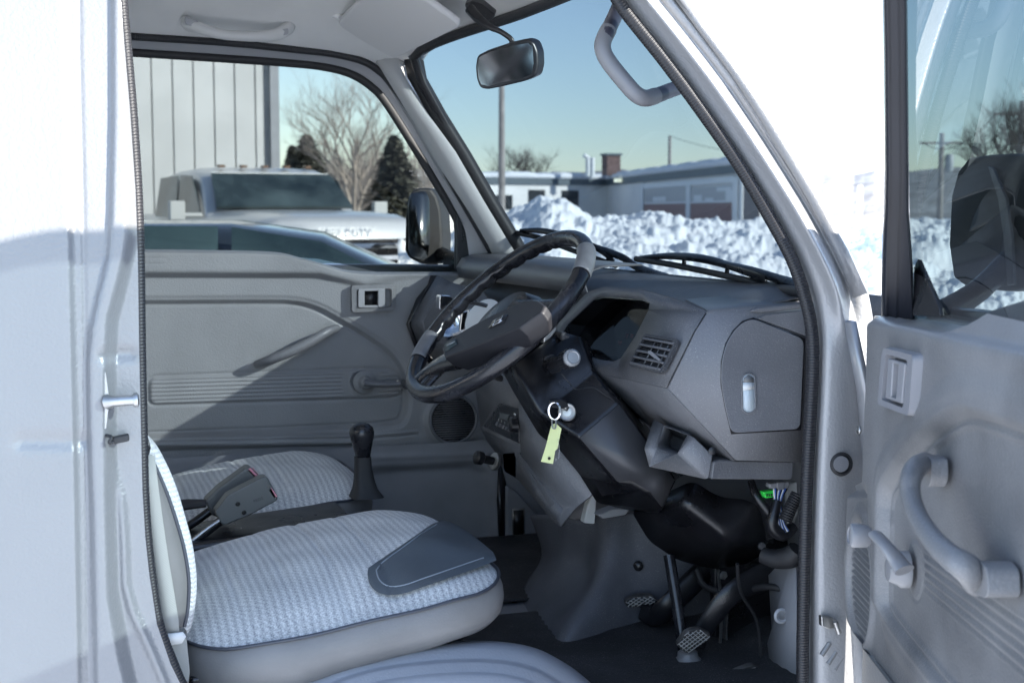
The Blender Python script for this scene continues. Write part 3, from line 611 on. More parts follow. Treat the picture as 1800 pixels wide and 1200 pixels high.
# radio
RD = [Y(881, 708, 2.49), Y(915, 718, 2.362), Y(915, 779, 2.362), Y(852, 749, 2.60)]
rn = (RD[1]-RD[0]).cross(RD[3]-RD[0]).normalized(); rn = rn if rn.dot(CAM-RD[0]) > 0 else -rn
def rq(u, v, n=.006): d = ray(u, v); p0 = RD[0]+rn*n; return CAM + d*((p0-CAM).dot(rn)/d.dot(rn))
def rp(name, pts, n, m, par=None, t=.003, bv=.0008): return prism(name, [rq(u, v, n) for u, v in pts], -rn*t, m, par or rad, bevel=bv)
rad = prism('radio', [p + rn*.004 for p in RD], -rn*.006, M['black'], DB, bevel=.002)
rp('radio_display', [(880, 725), (895, 729), (891, 739), (876, 734)], .006, M['display'])
for k in range(5):
    u, v = 872+k*5.6, 741+k*2.6; rp('preset_button', [(u, v), (u+3.8, v+1.6), (u+1.2, v+7.5), (u-2.8, v+5.8)], .0065, M['dashl'])
for k in range(2): rp('radio_button', [(897+k*6, 732+k*2), (901+k*6, 733.5+k*2), (899+k*6, 740+k*2), (894.5+k*6, 738.5+k*2)], .0065, M['dashl'])
ru = (rq(900, 735)-rq(880, 728)); rv_ = rq(880, 720)-rq(876, 734)
for k in range(5): text('preset_number', str(k+1), .006, rq(876+k*5.6, 737.5+k*2.6, .0072), ru, rv_, M['white'], rad)
text('radio_lettering', 'AM/FM', .004, rq(905, 728, .0072), ru, rv_, M['white'], rad)
lathe('radio_knob', [(.013, 0), (.012, .012), (.009, .014)], rq(908, 747, .004), rn, M['black'], rad, n=20)
# cigarette lighter and small cover below the radio
lathe('choke_collar', [(.017, 0), (.017, .006), (.012, .008)], Y(872, 811, 2.5), (-.85, -.2, .25), M['steel'], DB, n=20)
lathe('choke_knob', [(.008, 0), (.008, .03), (.013, .034), (.013, .045), (.009, .048)], Y(872, 811, 2.5), (-.85, -.2, .25), M['black'], DB, n=20)
prism('utility_cover', roundpoly([Y(u, v, 2.40) for u, v in [(884, 795), (911, 806), (912, 842), (886, 828)]], .006), (.02, .0, 0), M['dashd'], DB, bevel=.002)
# ================================================================ steering wheel
SC = Vector((.728, 2.222, z(-.174))); al = radians(43); AA = Vector((cos(al), 0, sin(al))); NW = AA.cross(Vector((0, 1, 0))); BB = (Vector((0, 1, 0))*cos(radians(4)) + NW*sin(radians(4))).normalized(); NW = AA.cross(BB)
if NW.z < 0: NW = -NW       # towards the driver
RW = .185
def wp(a, r=RW, n=0.0): return SC + (AA*cos(a) + BB*sin(a))*r + NW*n
SW = bpy.data.objects.new('steering_wheel', None); reg(SW, T, SC)
# rim with finger waves on its inner underside
Nr, Nc = 300, 20; rows = []
for i in range(Nr):
    a = 2*pi*i/Nr; row = []; top = cos(a) ; wav = .0016*max(0, sin(a*34))*(1 if .25 < abs(math.atan2(sin(a), cos(a))) < 2.4 else 0)
    c = wp(a); er = (AA*cos(a)+BB*sin(a))
    for j in range(Nc):
        b_ = 2*pi*j/Nc; rr_ = .0148 - (wav*1.8 if sin(b_) < .2 and cos(b_) < .5 else 0)
        row.append(c + er*cos(b_)*rr_*.95 + NW*sin(b_)*rr_)
    rows.append(row)
rows.append(rows[0]); surf('rim', rows, M['gloss'], SW, closed=True)
sunpatchm = mat('painted_rim_sunlight', (.15, .15, .155), .42, bump=.3, bscale=300, var=.15, vscale=40)  # sunlit spots on the rim, put in as pale colour
def sunpatch(a0, a1):
    rows = []
    for i in range(16):
        a = a0 + (a1-a0)*i/15; c = wp(a); er = (AA*cos(a)+BB*sin(a)); rows.append([c + er*cos(b_)*.0152 + NW*sin(b_)*.0157 for b_ in np.linspace(-1.2, 3.2, 16)])
    surf('rim_sun_patch', rows, sunpatchm, SW, thick=.0006)
# hub pad: boxy wedge running side to side with the spokes
def wq(a, b, n): return SC + AA*a + BB*b + NW*n
sunpatch(radians(309), radians(333)); sunpatch(radians(117), radians(138))
def wn_(u, v, n): d = ray(u, v); p0 = SC + NW*n; return CAM + d*((p0-CAM).dot(NW)/d.dot(NW))
padt = [(777, 611), (786, 598), (830, 572), (880, 546), (925, 527), (944, 528), (956, 536), (950, 548), (912, 575), (861, 597), (800, 621), (782, 627)]
tp = [wn_(u, v, .040) for u, v in padt]; pc = sum(tp, Vector())/len(tp)
l1 = [pc + (p-pc)*1.02 - NW*.005 for p in tp]; l2 = [pc + (p-pc)*1.0 - NW*.020 for p in tp]; l3 = [pc + (p-pc)*.85 - NW*.042 for p in tp]; n_ = len(tp)
mb = MB(); mb.add(tp+l1+l2+l3, [(a*n_+k, a*n_+(k+1) % n_, (a+1)*n_+(k+1) % n_, (a+1)*n_+k) for a in range(3) for k in range(n_)] + [tuple(range(n_))[::-1], tuple(range(3*n_, 4*n_))])
hubm = mat('charcoal_horn_pad', (.011, .011, .014), .5, bump=.3, bscale=500, var=.2)
hub = fixn(mb.build('horn_pad', hubm, SW, bevel=.004))
def tube2(name, pts, r, m, par, **k): return tube(name, pts, r, m, par, n=12, **k)
tube2('spoke', [wn_(815, 628, .012), wn_(785, 636, .010), wn_(758, 650, .006), wn_(737, 668, .002)], [.024, .021, .017, .016], M['gloss'], SW, res=4, flat=.6, up=NW)
tube2('spoke', [wp(radians(285), .05, .0), wp(radians(285), .11, .0), wp(radians(285), .178, 0)], [.026, .020, .016], M['gloss'], SW, res=4, flat=.6, up=NW)
tube2('spoke', [wp(radians(165), .06, .0), wp(radians(172), .13, .0), wp(radians(177), .178, 0)], [.026, .018, .014], M['gloss'], SW, res=4, flat=.5, up=NW)
prism('horn_label', roundpoly([wn_(781, 606, .0415), wn_(801, 594, .0415), wn_(803, 603, .0415), (wn_(783, 617, .0415))], .002), -NW*.002, mat('dark_teal_label', (.02, .035, .04), .35), hub, bevel=0)
hr = (wn_(900, 560, .0425)-wn_(850, 585, .0425)); hu = (wn_(905, 545, .0425)-wn_(900, 562, .0425))
text('label_lettering', 'SRS AIRBAG', .0036, wn_(792, 604, .0425), hr, hu, M['white'], hub, ext=.0001)
mb = MB(); mb.prism(roundpoly([wn_(858, 577, .041), wn_(866, 563, .041), (wn_(893, 551, .041)), wn_(886, 567, .041)], .003), -NW*.001); fixn(mb.build('emblem_recess', M['black'], hub))
mb = MB()
for a, b_ in (((866, 573), (872, 560)), ((878, 567), (884, 554)), ((869, 567), (881, 561)), ((866, 573), (883, 563))): mb.tube([wn_(*a, .0425), wn_(*b_, .0425)], .0006, 6)
mb.build('emblem', M['chrome'], hub)
lathe('hub_boot', [(.030, .02), (.058, .015), (.072, -.01), (.074, -.035), (.064, -.055), (.055, -.075)], SC - NW*.018, NW, M['black'], SW, n=40)
tube('left_hub_arc', [wn_(935, 530, .03), wn_(942, 545, .025), wn_(930, 560, .02)], .003, M['black'], SW, n=6)
# ---- column shroud
V = dict(a=(985, 583, 2.16), b=(1018, 592, 2.12), c=(1044, 652, 2.11), d=(1089, 708, 2.05), e=(1017, 769, 2.05), f=(948, 725, 2.10), g=(905, 660, 2.12), h=(905, 640, 2.13),
         i=(1187, 843, 2.055), j=(1164, 894, 2.06), k=(1140, 865, 2.055), l=(1110, 846, 2.055), m=(1085, 848, 2.055),
         n=(878, 640, 2.24), o=(905, 690, 2.24), p=(948, 762, 2.20), q=(985, 790, 2.16), r=(1018, 830, 2.16), s=(1050, 882, 2.16), t=(1105, 893, 2.16), u=(1150, 905, 2.15),
         v=(1030, 600, 2.26), w=(1060, 648, 2.26), x=(1102, 704, 2.24), y=(1200, 835, 2.24))
shell('column_shroud', V, ['a b c f g h', 'c d e f', 'd i j k l m e', 'g f p o n h', 'f e q p', 'e m r q', 'm l k s r', 'k j u t s', 'b v w c', 'c w x d', 'd x y i'], M['black'], T, thick=.003, bevel=.006)
CSH = [o for o in T.children if o.name.startswith('column_shroud')][0]
satin = mat('satin_charcoal_cover', (.048, .048, .052), .36, bump=.15, bscale=500, var=.15, vscale=10)
V = dict(d=(1088, 711, 2.047), e=(1019, 769, 2.047), m=(1086, 846, 2.05), l=(1110, 844, 2.05), k=(1141, 863, 2.05), j=(1163, 890, 2.055), i=(1185, 843, 2.05), h=(1171, 824, 2.05), g=(1141, 862, 2.048))
shell('shroud_lower_cover', V, ['d e m l g h', 'h g j i'], satin, T, thick=.003, bevel=.003)
tube('shroud_seam', [Y(u, v, y) for u, v, y in [(988, 658, 2.095), (1000, 672, 2.09), (1012, 684, 2.08), (1030, 681, 2.085), (1046, 682, 2.075), (1065, 695, 2.065), (1080, 704, 2.055)]], .0009, M['rubber'], CSH, res=4, n=6)
# caught light on the shroud's upper right corner, put in as lighter plastic
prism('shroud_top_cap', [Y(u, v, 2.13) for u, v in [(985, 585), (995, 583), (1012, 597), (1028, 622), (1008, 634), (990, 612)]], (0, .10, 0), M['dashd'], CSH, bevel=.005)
prism('tilt_bracket', [Y(u, v, 2.10) for u, v in [(955, 590), (968, 572), (978, 565), (980, 580), (968, 596), (955, 604)]], (0, .02, 0), M['steel'], T, bevel=.003)
# light stalk
LS = bpy.data.objects.new('light_stalk', None); reg(LS, T, Y(985, 645, 2.06))
prism('stalk_socket', roundpoly([Y(u, v, 2.098) for u, v in [(955, 628), (972, 620), (992, 642), (984, 656), (968, 654)]], .006), (0, .01, 0), M['rubber'], LS, bevel=.003)
s0, s1 = Y(968, 643, 2.10), Y(1010, 627, 1.985); ax = (s1-s0).normalized()
tube('stalk_shaft', [s0, s0.lerp(s1, .35), s0.lerp(s1, .62)], [.014, .010, .0095], M['black'], LS, n=16)
v1, f1 = lathed([(.012, 0), (.0145, .003), (.0150, .026), (.0145, .030)], s0.lerp(s1, .62), ax, 40)
v1 = [p + (p - (s0.lerp(s1, .62) + ax*(p-s0.lerp(s1, .62)).dot(ax)))*(.06 if i % 2 else -.02) for i, p in enumerate(v1)]
kn = mesh('stalk_knob', v1, f1, M['black'], LS, ang=20); fixn(kn)
lathe('knob_end', [(.0135, 0), (.0135, .006), (.010, .010), (.0085, .0085), (.001, .009)], s0.lerp(s1, .62)+ax*.029, ax, mat('grey_satin_button', (.28, .29, .30), .3, .3), LS, n=30)
# small stalk tip showing under the rim on the far side
prism('wiper_stalk_tip', roundpoly([Y(u, v, 2.30) for u, v in [(869, 657), (885, 660), (884, 671), (872, 669)]], .004), (.0, .012, 0), M['black'], T, bevel=.002)
# ignition lock with key
IG = bpy.data.objects.new('ignition_lock', None); reg(IG, T, Y(997, 725, 2.07))
ig = Y(997, 724, 2.066); iax = Vector((-.35, -.88, .18)).normalized()
lathe('lock_ring', [(.0145, -.006), (.0145, .001), (.013, .0025), (.009, .001), (.001, .001)], ig, iax, M['steel'], IG, n=36)
lathe('lock_barrel', [(.007, 0), (.007, .006), (.001, .006)], ig, iax, M['steel'], IG, n=24)
# ================================================================ keys hanging from the lock
kg = Y(975, 706, 2.03)
KT = thing('key_ring_set', Y(965, 810, 2.025), 'key in the ignition with split ring and pale yellow paper tag hanging below it', 'keys')
kb_ = ig + iax*.008
prism('key_head', roundpoly([Y(u, v, 2.036) for u, v in [(966, 703), (985, 700), (997, 705), (1000, 713), (992, 719), (968, 716)]], .006), (0, .007, 0), M['black'], KT, bevel=.002)
prism('key_blade', [Y(u, v, 2.04) for u, v in [(993, 707), (1001, 716), (997, 723), (989, 716)]], (0, .025, 0), M['steel'], KT, bevel=0)
rc = Y(974, 722, 2.028)
rg = [rc + Vector((.0075*cos(a), -.006*cos(a), .0135*sin(a))) for a in np.linspace(0, 2*pi, 28)[:-1]]
tube('split_ring', rg, .0011, M['chrome'], KT, closed=True, n=6)
tube('split_ring', [p + Vector((.001, -.0012, .0)) for p in rg], .0011, M['chrome'], KT, closed=True, n=6)
tg = [(969, 748), (974, 744), (978, 744), (987, 753), (980, 788), (976, 792), (972, 815), (951, 811), (958, 789), (960, 782)]
# tag with a punched hole: faces around it
hc = (965, 805); q_ = [Y(u, v, 2.026 + .004*((v-780)/35)**2*.3) for u, v in tg]
mb = MB(); hole = [Y(hc[0]+2.6*cos(a), hc[1]+2.6*sin(a), 2.0262) for a in np.linspace(0, 2*pi, 13)[:-1]]
mb.prism(q_, (0, .0006, 0)); tgo = fixn(mb.build('paper_tag', M['tagm'], KT, smooth=False))
mb = MB(); mb.add([p + Vector((0, -.0012, 0)) for p in hole], [tuple(range(12))]); mb.build('tag_hole', M['black'], tgo, smooth=False)
tube('tag_loop', [Y(970, 737, 2.026), Y(971, 750, 2.024), Y(974, 753, 2.023), Y(977, 750, 2.024), Y(977, 737, 2.026)], .0012, M['steel'], KT, res=3, n=6)
mb = MB()
for k in range(17):
    t = k/16; u = 981+4*sin(t*2.2)-3*t; v = 772+37*t; vv_, ff_ = lathed([(.0001, -.0007), (.0006, -.0004), (.0007, 0), (.0006, .0004), (.0001, .0007)], Y(u-(4 if t > .93 else 0), v, 2.024), (0, 0, 1), 8); mb.add(vv_, ff_)
mb.build('bead_chain', M['chrome'], KT)
# ================================================================ lower black column cover and pedals
V = dict(a=(1200, 838, 2.08), b=(1218, 845, 2.06), c=(1262, 873, 2.04), d=(1316, 878, 2.03), e=(1334, 892, 2.04), f=(1346, 940, 2.06), g=(1345, 968, 2.09), h=(1312, 990, 2.12), i=(1252, 998, 2.14), j=(1192, 983, 2.14), k=(1142, 950, 2.15), l=(1108, 893, 2.16),
         m=(1205, 886, 2.04), n=(1288, 950, 2.02), o=(1168, 868, 2.10), p=(1320, 905, 2.03))
shell('column_lower_shield', V, ['o b m l', 'b c n m', 'c d p n', 'd e p', 'p e f n', 'l m k', 'm n j k', 'n f g h', 'n h i j'], M['black'], T, thick=.003, bevel=.012)
lathe('shield_screw', [(.007, 0), (.006, .003), (.001, .004)], Y(1339, 959, 2.05), (-.2, -1, .1), M['dashd'], T, n=14)
tube('steering_shaft', [Y(1176, 975, 2.14), Y(1190, 1060, 2.11), Y(1205, 1160, 2.08)], .010, M['gloss'], T, n=14)
lathe('shaft_boot', [(.046, -.06), (.045, 0), (.034, .014), (.022, .018), (.022, .028), (.018, .032), (.017, .04), (.009, .046)], Y(1210, 1186, 2.07), (-.03, .02, 1), M['trimR'], T, n=30)
rubm = mat('worn_pedal_rubber', (.06, .057, .055), .6, var=.4, vscale=60)
cross = mat('worn_grey_tread', (.42, .41, .39), .5, var=.3, vscale=60)
def pedal(name, pad, y, arm, rads, grid, lab):
    P_ = bpy.data.objects.new(name, None); reg(P_, T, Y(*pad[0], y)); P_['label'] = lab
    tube('pedal_arm', [Y(*a) for a in arm], rads, M['black'], P_, res=4, n=12, flat=.35, up=(.3, .95, 0))
    # pad slopes away from the driver: near edge and far edge at different depths
    us = [p[0] for p in pad]; u0, u1 = min(us), max(us)
    pts = [Y(u, v, y + .02*((v-pad[0][1])/40)) for u, v in pad]; c_ = sum(pts, Vector())/len(pts); nr = (pts[1]-pts[0]).cross(pts[3]-pts[0]).normalized()
    if nr.dot(CAM-c_) < 0: nr = -nr
    pp = prism('pedal_pad', roundpoly(pts, .008), -nr*.010, rubm, P_, bevel=.003)
    mb = MB()
    def inpoly(u, v):
        c = False
        for i in range(len(pad)):
            (x1, y1), (x2, y2) = pad[i-1], pad[i]
            if (y1 > v) != (y2 > v) and u < (x2-x1)*(v-y1)/(y2-y1)+x1: c = not c
        return c
    def onp(u, v): d = ray(u, v); return CAM + d*((pts[0]-CAM).dot(nr)/d.dot(nr)) + nr*.0008
    for dirx in grid:
        for k in range(-20, 40):
            seg = []; 
            for t in np.linspace(0, 1, 60):
                u = u0-20 + (u1-u0+40)*t; v = pad[0][1] + (u-pad[0][0])*dirx[0] + k*dirx[1]
                if inpoly(u, v): seg.append((u, v))
            if len(seg) > 3: mb.tube([onp(*seg[1]), onp(*seg[-2])], .0008, 5)
    mb.build('tread_ribs', cross, pp)
    return P_
pedal('clutch_pedal', [(1098, 1056), (1118, 1048), (1146, 1046), (1158, 1056), (1150, 1062), (1102, 1068)], 2.27, [(1253, 990, 2.22, ), (1215, 1025, 2.22), (1178, 1062, 2.22), (1150, 1084, 2.24), (1128, 1074, 2.27)], [.022, .022, .021, .019, .014], [(-.7, 6), (.5, 6)], 'left pedal with diamond tread pad')
pedal('brake_pedal', [(1188, 1134), (1206, 1110), (1228, 1104), (1250, 1114), (1248, 1124), (1208, 1150)], 2.05, [(1368, 1002, 2.06), (1320, 1024, 2.06), (1283, 1046, 2.06), (1256, 1078, 2.07), (1235, 1110, 2.08), (1226, 1135, 2.07)], [.026, .023, .019, .018, .016, .012], [(-.75, 7), (.85, 8)], 'middle pedal with worn diamond tread pad')
pedal('accelerator_pedal', [(1277, 1194), (1290, 1180), (1322, 1168), (1342, 1176), (1350, 1188), (1330, 1215), (1285, 1215)], 2.0, [(1350, 1195, 2.02), (1362, 1160, 2.05), (1372, 1110, 2.1)], [.01, .01, .01], [(-.28, 8)], 'right pedal with long ridged pad')
# pedal box, dark recess behind, steel inner wall by the pillar
prism('pedal_bracket', [Y(u, v, 2.16) for u, v in [(1256, 985), (1405, 930), (1405, 1230), (1256, 1230)]], (0, .02, 0), M['black'], T, bevel=.004)
prism('bracket_rib', [Y(u, v, 2.14) for u, v in [(1278, 1040), (1282, 1040), (1278, 1200), (1274, 1200)]], (0, .02, 0), M['dashd'], T, bevel=.002)
V = dict(a=(1352, 1010, 2.02), b=(1400, 960, 1.93), c=(1402, 1230, 1.93), d=(1362, 1230, 2.02), e=(1350, 1130, 2.02), f=(1358, 1110, 2.02))
shell('inner_wheelhouse_panel', V, ['a b c d e f'], M['kick'], T, thick=.003, bevel=.003)
lathe('panel_grommet', [(.007, 0), (.009, .002), (.012, .001), (.013, 0)], Y(1374, 1082, 1.965), (-.3, -1, .1), M['inner_grey'], T, n=20)
tube('throttle_cable', [Y(1296, 990, 2.0), Y(1302, 1040, 2.02), Y(1330, 1090, 2.04), Y(1338, 1160, 2.04)], .003, M['rubber'], T, n=6, res=5)
tube('brake_pipe', [Y(1262, 1000, 2.12), Y(1268, 1080, 2.13), Y(1262, 1190, 2.13)], .003, M['steel'], T, n=6, res=4)
tube('harness', [Y(1225, 1000, 2.2), Y(1240, 1030, 2.18), Y(1290, 1042, 2.12), Y(1345, 1030, 2.02), Y(1395, 1040, 1.97)], .006, M['rubber'], T, n=8, res=4)
for u, v, y in ((1270, 1010, 2.155), (1385, 1000, 2.155), (1310, 1120, 2.155)): lathe('bracket_bolt', [(.008, 0), (.008, .005), (.001, .006)], Y(u, v, y), (-.1, -1, .1), M['steel'], T, n=6)
# floor mats and grey centre cover in the footwell
rows = []
cov2 = [ # far/left silhouette, ridge, right part
 [(935, 905, 2.62), (975, 905, 2.50), (1030, 915, 2.42), (1068, 905, 2.36), (1110, 900, 2.34), (1160, 900, 2.32), (1300, 900, 2.28)],
 [(955, 975, 2.60), (985, 975, 2.48), (1035, 985, 2.40), (1066, 960, 2.33), (1115, 960, 2.32), (1160, 960, 2.31), (1300, 960, 2.28)],
 [(925, 1030, 2.58), (975, 1030, 2.44), (1025, 1035, 2.35), (1052, 1030, 2.29), (1110, 1030, 2.30), (1170, 1030, 2.30), (1300, 1030, 2.28)],
 [(903, 1085, 2.50), (935, 1095, 2.40), (975, 1100, 2.30), (1018, 1090, 2.24), (1090, 1095, 2.28), (1170, 1095, 2.30), (1300, 1095, 2.28)],
 [(905, 1102, 2.46), (930, 1125, 2.36), (960, 1140, 2.28), (990, 1145, 2.22), (1090, 1142, 2.27), (1170, 1138, 2.30), (1300, 1135, 2.28)]]
G = [[Y(*p) for p in r] for r in cov2]; G = [cr(r, 6) for r in G]; G = [list(c) for c in zip(*[cr(c, 6) for c in zip(*G)])]
surf('footwell_cover', G, M['cover'], T, thick=.004)
for u, v, y in ((1122, 994, 2.30), (1133, 1118, 2.27)): lathe('push_pin', [(.0095, 0), (.009, .003), (.005, .0055), (.001, .006)], Y(u, v, y), (-.45, -.9, .1), M['black'], T, n=20)
prism('white_duct', [Y(u, v, 2.33) for u, v in [(1034, 885), (1042, 868), (1049, 872), (1046, 921), (1026, 919)]], (0, .02, 0), M['white'], T, bevel=.003)
prism('steel_bracket', [Y(u, v, 2.31) for u, v in [(1050, 905), (1080, 893), (1108, 895), (1100, 905), (1060, 912)]], (0, .03, .0), M['inner_grey'], T, bevel=.003)
def matmesh(name, x0, x1, y0, y1, lab):
    nx_, ny_ = 60, 40; Xg, Yg = np.meshgrid(np.linspace(x0, x1, nx_), np.linspace(y0, y1, ny_)); Zg = FLOOR + .010 + .0012*np.sin(Yg*2*pi/.03) + .03*ss(Xg, x1-.1, x1)
    o = gridmesh(name, np.stack([Xg, Yg, Zg], -1), M['mat'], None, thick=.004); tag(o, lab, 'floor mat', 'ribbed mats on the cab floor'); return o
matmesh('floor_mat', .45, 1.22, 1.86, 2.42, 'black ribbed floor mat in the driver footwell under the pedals')
matmesh('floor_mat', .45, 1.22, 2.50, 3.02, 'black floor mat in the passenger footwell, beyond the grey centre cover')
# wiring by the fuse box
prism('green_connector', [Y(u, v, 1.93) for u, v in [(1341, 864), (1362, 861), (1364, 873), (1346, 876)]], (0, .012, 0), M['green'], T, bevel=.002)
for k in range(4): prism('connector_pin', [Y(u, v, 1.928) for u, v in [(1347+k*4, 868), (1349+k*4, 867.6), (1349.6+k*4, 872), (1347.6+k*4, 872.4)]], (0, .001, 0), M['black'], T, bevel=0)
prism('grey_connector', [Y(u, v, 1.93) for u, v in [(1353, 850), (1388, 846), (1388, 857), (1366, 859), (1353, 858)]], (0, .014, 0), M['grip'], T, bevel=.002)
prism('grey_connector', [Y(u, v, 1.928) for u, v in [(1366, 848), (1379, 847), (1379, 860), (1367, 862)]], (0, .004, 0), M['dashl'], T, bevel=.001)
prism('fuse_bracket', [Y(u, v, 1.95) for u, v in [(1384, 850), (1402, 846), (1404, 900), (1392, 935), (1384, 905)]], (0, .01, 0), mat('pale_bracket', (.5, .5, .48), .5), T, bevel=.003)
mb = MB(); wcol = [M['white'], mat('blue_wire', (.05, .12, .4), .5), M['black']]
for k in range(9):
    a = Y(1360+k*3, 858, 1.93); b_ = Y(1362+k*1.5, 880, 1.925); c_ = Y(1368+k*1.2, 915, 1.92); d_ = Y(1372+k*2, 940-k, 1.915)
    mb.tube(cr([a, b_, c_, d_], 5), .0013, 5, mi=k % 3)
mb.build('wire_bundle', wcol, T)
tube('wire_loom', [Y(1320, 845, 1.97), Y(1330, 872, 1.95), Y(1350, 898, 1.94), Y(1368, 920, 1.935)], [.006, .007, .008, .009], M['black'], T, res=5, n=10)
tube('wire_loom', [Y(1366, 880, 1.925), Y(1360, 905, 1.92), Y(1358, 925, 1.92), Y(1375, 938, 1.925), Y(1395, 925, 1.93)], [.008, .009, .010, .012, .009], M['black'], T, res=5, n=10)
loom = ribbed('corrugated_loom', (.02, .02, .022), .004, .45, 1, .002)
tube('corrugated_loom', [Y(1402, 868, 1.90), Y(1393, 885, 1.90), Y(1384, 905, 1.90), Y(1380, 915, 1.90)], .0105, loom, T, res=5, n=12)
tube('harness', [Y(1340, 975, 1.97), Y(1365, 982, 1.95), Y(1390, 978, 1.93), Y(1402, 965, 1.92)], [.013, .016, .018, .016], M['rubber'], T, res=4, n=10)
# ================================================================ seats
def seat(name, x0, x1, y0, y1, hb, hf_, lab, patch=None, crown=.024):
    S = bpy.data.objects.new(name, None); reg(S, T, Vector(((x0+x1)/2, (y0+y1)/2, z(hb-.12)))); S['label'] = lab
    cx, cy, hx, hy = (x0+x1)/2, (y0+y1)/2, (x1-x0)/2, (y1-y0)/2
    def topz(x, y):
        s = np.clip((x-cx)/hx, -1, 1); t = np.clip((y-cy)/hy, -1, 1); r = np.maximum(np.abs(s), np.abs(t))
        zz = hb + (hf_-hb)*(s+1)/2 + crown*(1-np.abs(t)**2.6)*(1-.5*np.abs(s)**3) + .012*(1-s*s) - .016*np.clip(s-.55, 0, 1)**1.3*2
        for k, sx in enumerate((-.62, -.33, -.04, .24)): zz = zz - .0035*np.exp(-((s-sx)/.018)**2)*(np.abs(t) < .97)
        zz = zz - .013*(1-s*s)*np.clip(-t, 0, 1)**3
        return H + zz + .0025*np.sin(x*37+y*11)*np.sin(y*29+2)
    N1, N2 = 56, 72; vs, fs, uv = [], [], []
    def ringpt(k, a):                  # squircle outline
        c, s = cos(a), sin(a); n = 5.5; r = (abs(c)**n + abs(s)**n)**(-1/n); px_ = cx + hx*k*r*c; return px_, cy + hy*k*r*s - (.020*k*(1-min(1, ((px_-cx)/hx)**2))*max(0, -k*r*s)**2 if s < 0 else 0)
    rows = []
    for i in range(N1):
        k = (i+.001)/(N1-1); row = []
        for j in range(N2*2): 
            x, y = ringpt(k, 2*pi*j/(N2*2)); row.append((x, y, float(topz(x, y)) - .020*k**10))
        rows.append(row)
    n = N2*2
    for r in rows: vs += r
    uv = [(p[0], p[1]) for p in vs]
    fs = [(i*n+j, i*n+(j+1) % n, (i+1)*n+(j+1) % n, (i+1)*n+j) for i in range(N1-1) for j in range(n)]
    cu = mesh('seat_cushion', vs, fs, M['fabric'], S, uv=uv)
    edge = [Vector(p) for p in rows[-1]]; c3 = Vector((cx, cy, 0))
    def outw(p): d = Vector((p.x-cx, p.y-cy, 0)); return d.normalized()
    sk = [edge]
    for dz, o_ in ((-.006, .004), (-.018, .009), (-.034, .011), (-.052, .008), (-.064, -.002), (-.072, -.02)):
        sk.append([p + outw(p)*(o_ + .0015*sin(j*.7)*abs(dz)*10) + Vector((0, 0, dz*(1-.12*(p.x-cx)/hx))) for j, p in enumerate(edge)])
    surf('cushion_side', sk, M['vinyl'], cu, closed=True)
    tube('cushion_piping', [p + outw(p)*.003 + Vector((0, 0, .001)) for p in edge], .0026, M['piping'], cu, closed=True, n=8)
    if patch:
        # vinyl wear patch stitched on the front near corner, lying on the fabric
        def onseat(u, v):
            d = ray(u, v); lo, hi = 1.2, 3.2
            for _ in range(40):
                md = (lo+hi)/2; p = CAM + d*md
                if p.z > float(topz(p.x, p.y)) : lo = md
                else: hi = md
            return CAM + d*lo
        def ruled(A_, B_, off, nr):
            A_ = [Vector((a, b, 0)) for a, b in A_]; B_ = [Vector((a, b, 0)) for a, b in B_]; A_ = cr(A_, 5); B_ = cr(B_, 5); rows = []
            for i in range(nr+1):
                r = []
                for a, b in zip(A_, B_):
                    q = a.lerp(b, i/nr); p = onseat(q.x, q.y); e = min(i, nr-i)/nr; p.z += off*min(1, e*10+.15) ; r.append(p)
                rows.append(r)
            return rows
        lo_ = [(646, 1010), (652, 1030), (672, 1044), (705, 1044), (745, 1031), (800, 1012), (840, 998), (872, 985)]
        up_ = [(648, 1000), (662, 988), (700, 962), (735, 938), (762, 920), (790, 917), (830, 940), (866, 972)]
        pt = surf('leather_patch', ruled(lo_, up_, .0035, 16), M['leather'], cu)
        sti = mat('grey_stitching', (.25, .28, .31), .6)
        lo2 = [(662, 1008), (668, 1024), (684, 1034), (710, 1032), (745, 1020), (800, 1001), (850, 984)]; up2 = [(664, 1002), (675, 990), (708, 966), (740, 942), (768, 925)]
        tube('patch_stitching', [onseat(u, v)+Vector((0, 0, .0036)) for u, v in [tuple(p)[:2] for p in cr([(a, b, 0) for a, b in up2[::-1] + lo2], 4)]], .0011, sti, pt, n=5)
    # backrest, leaning back
    rows = []
    for i in range(26):
        t = i/25; h = hb + .0 + t*.60; xb = x0 - .005 - .22*t + .05*sin(min(t*3, 1)*pi)*.9; wd = hy*(1.0 - .10*t - .25*max(0, t-.85)*3); row = []
        for j in range(40):
            a = 2*pi*j/40; c, s = cos(a), sin(a); n5 = 4; r = (abs(c)**n5+abs(s)**n5)**(-1/n5); row.append(Vector((xb - .055 + .055*r*c*(1-.6*max(0, t-.9)*8), cy + wd*r*s, z(h))))
        rows.append(row)
    vs = [p for r in rows for p in r]; uvb = [(p.z, p.y) for p in vs]; n = 40
    fs = [(i*n+j, i*n+(j+1) % n, (i+1)*n+(j+1) % n, (i+1)*n+j) for i in range(25) for j in range(n)] + [tuple(range(25*n, 26*n))]
    bk_ = mesh('backrest', vs, fs, M['fabric'], S, uv=uvb); return S, bk_, topz, cu
S1, B1, tz1, cu1 = seat('driver_seat', .165, .645, 1.885, 2.385, -.585, -.520, 'driver seat with vinyl patch on its front corner', patch=True)
S2, B2, tz2, cu2 = seat('passenger_seat', .165, .60, 2.575, 3.02, -.575, -.515, 'passenger seat by the far door', crown=.012)
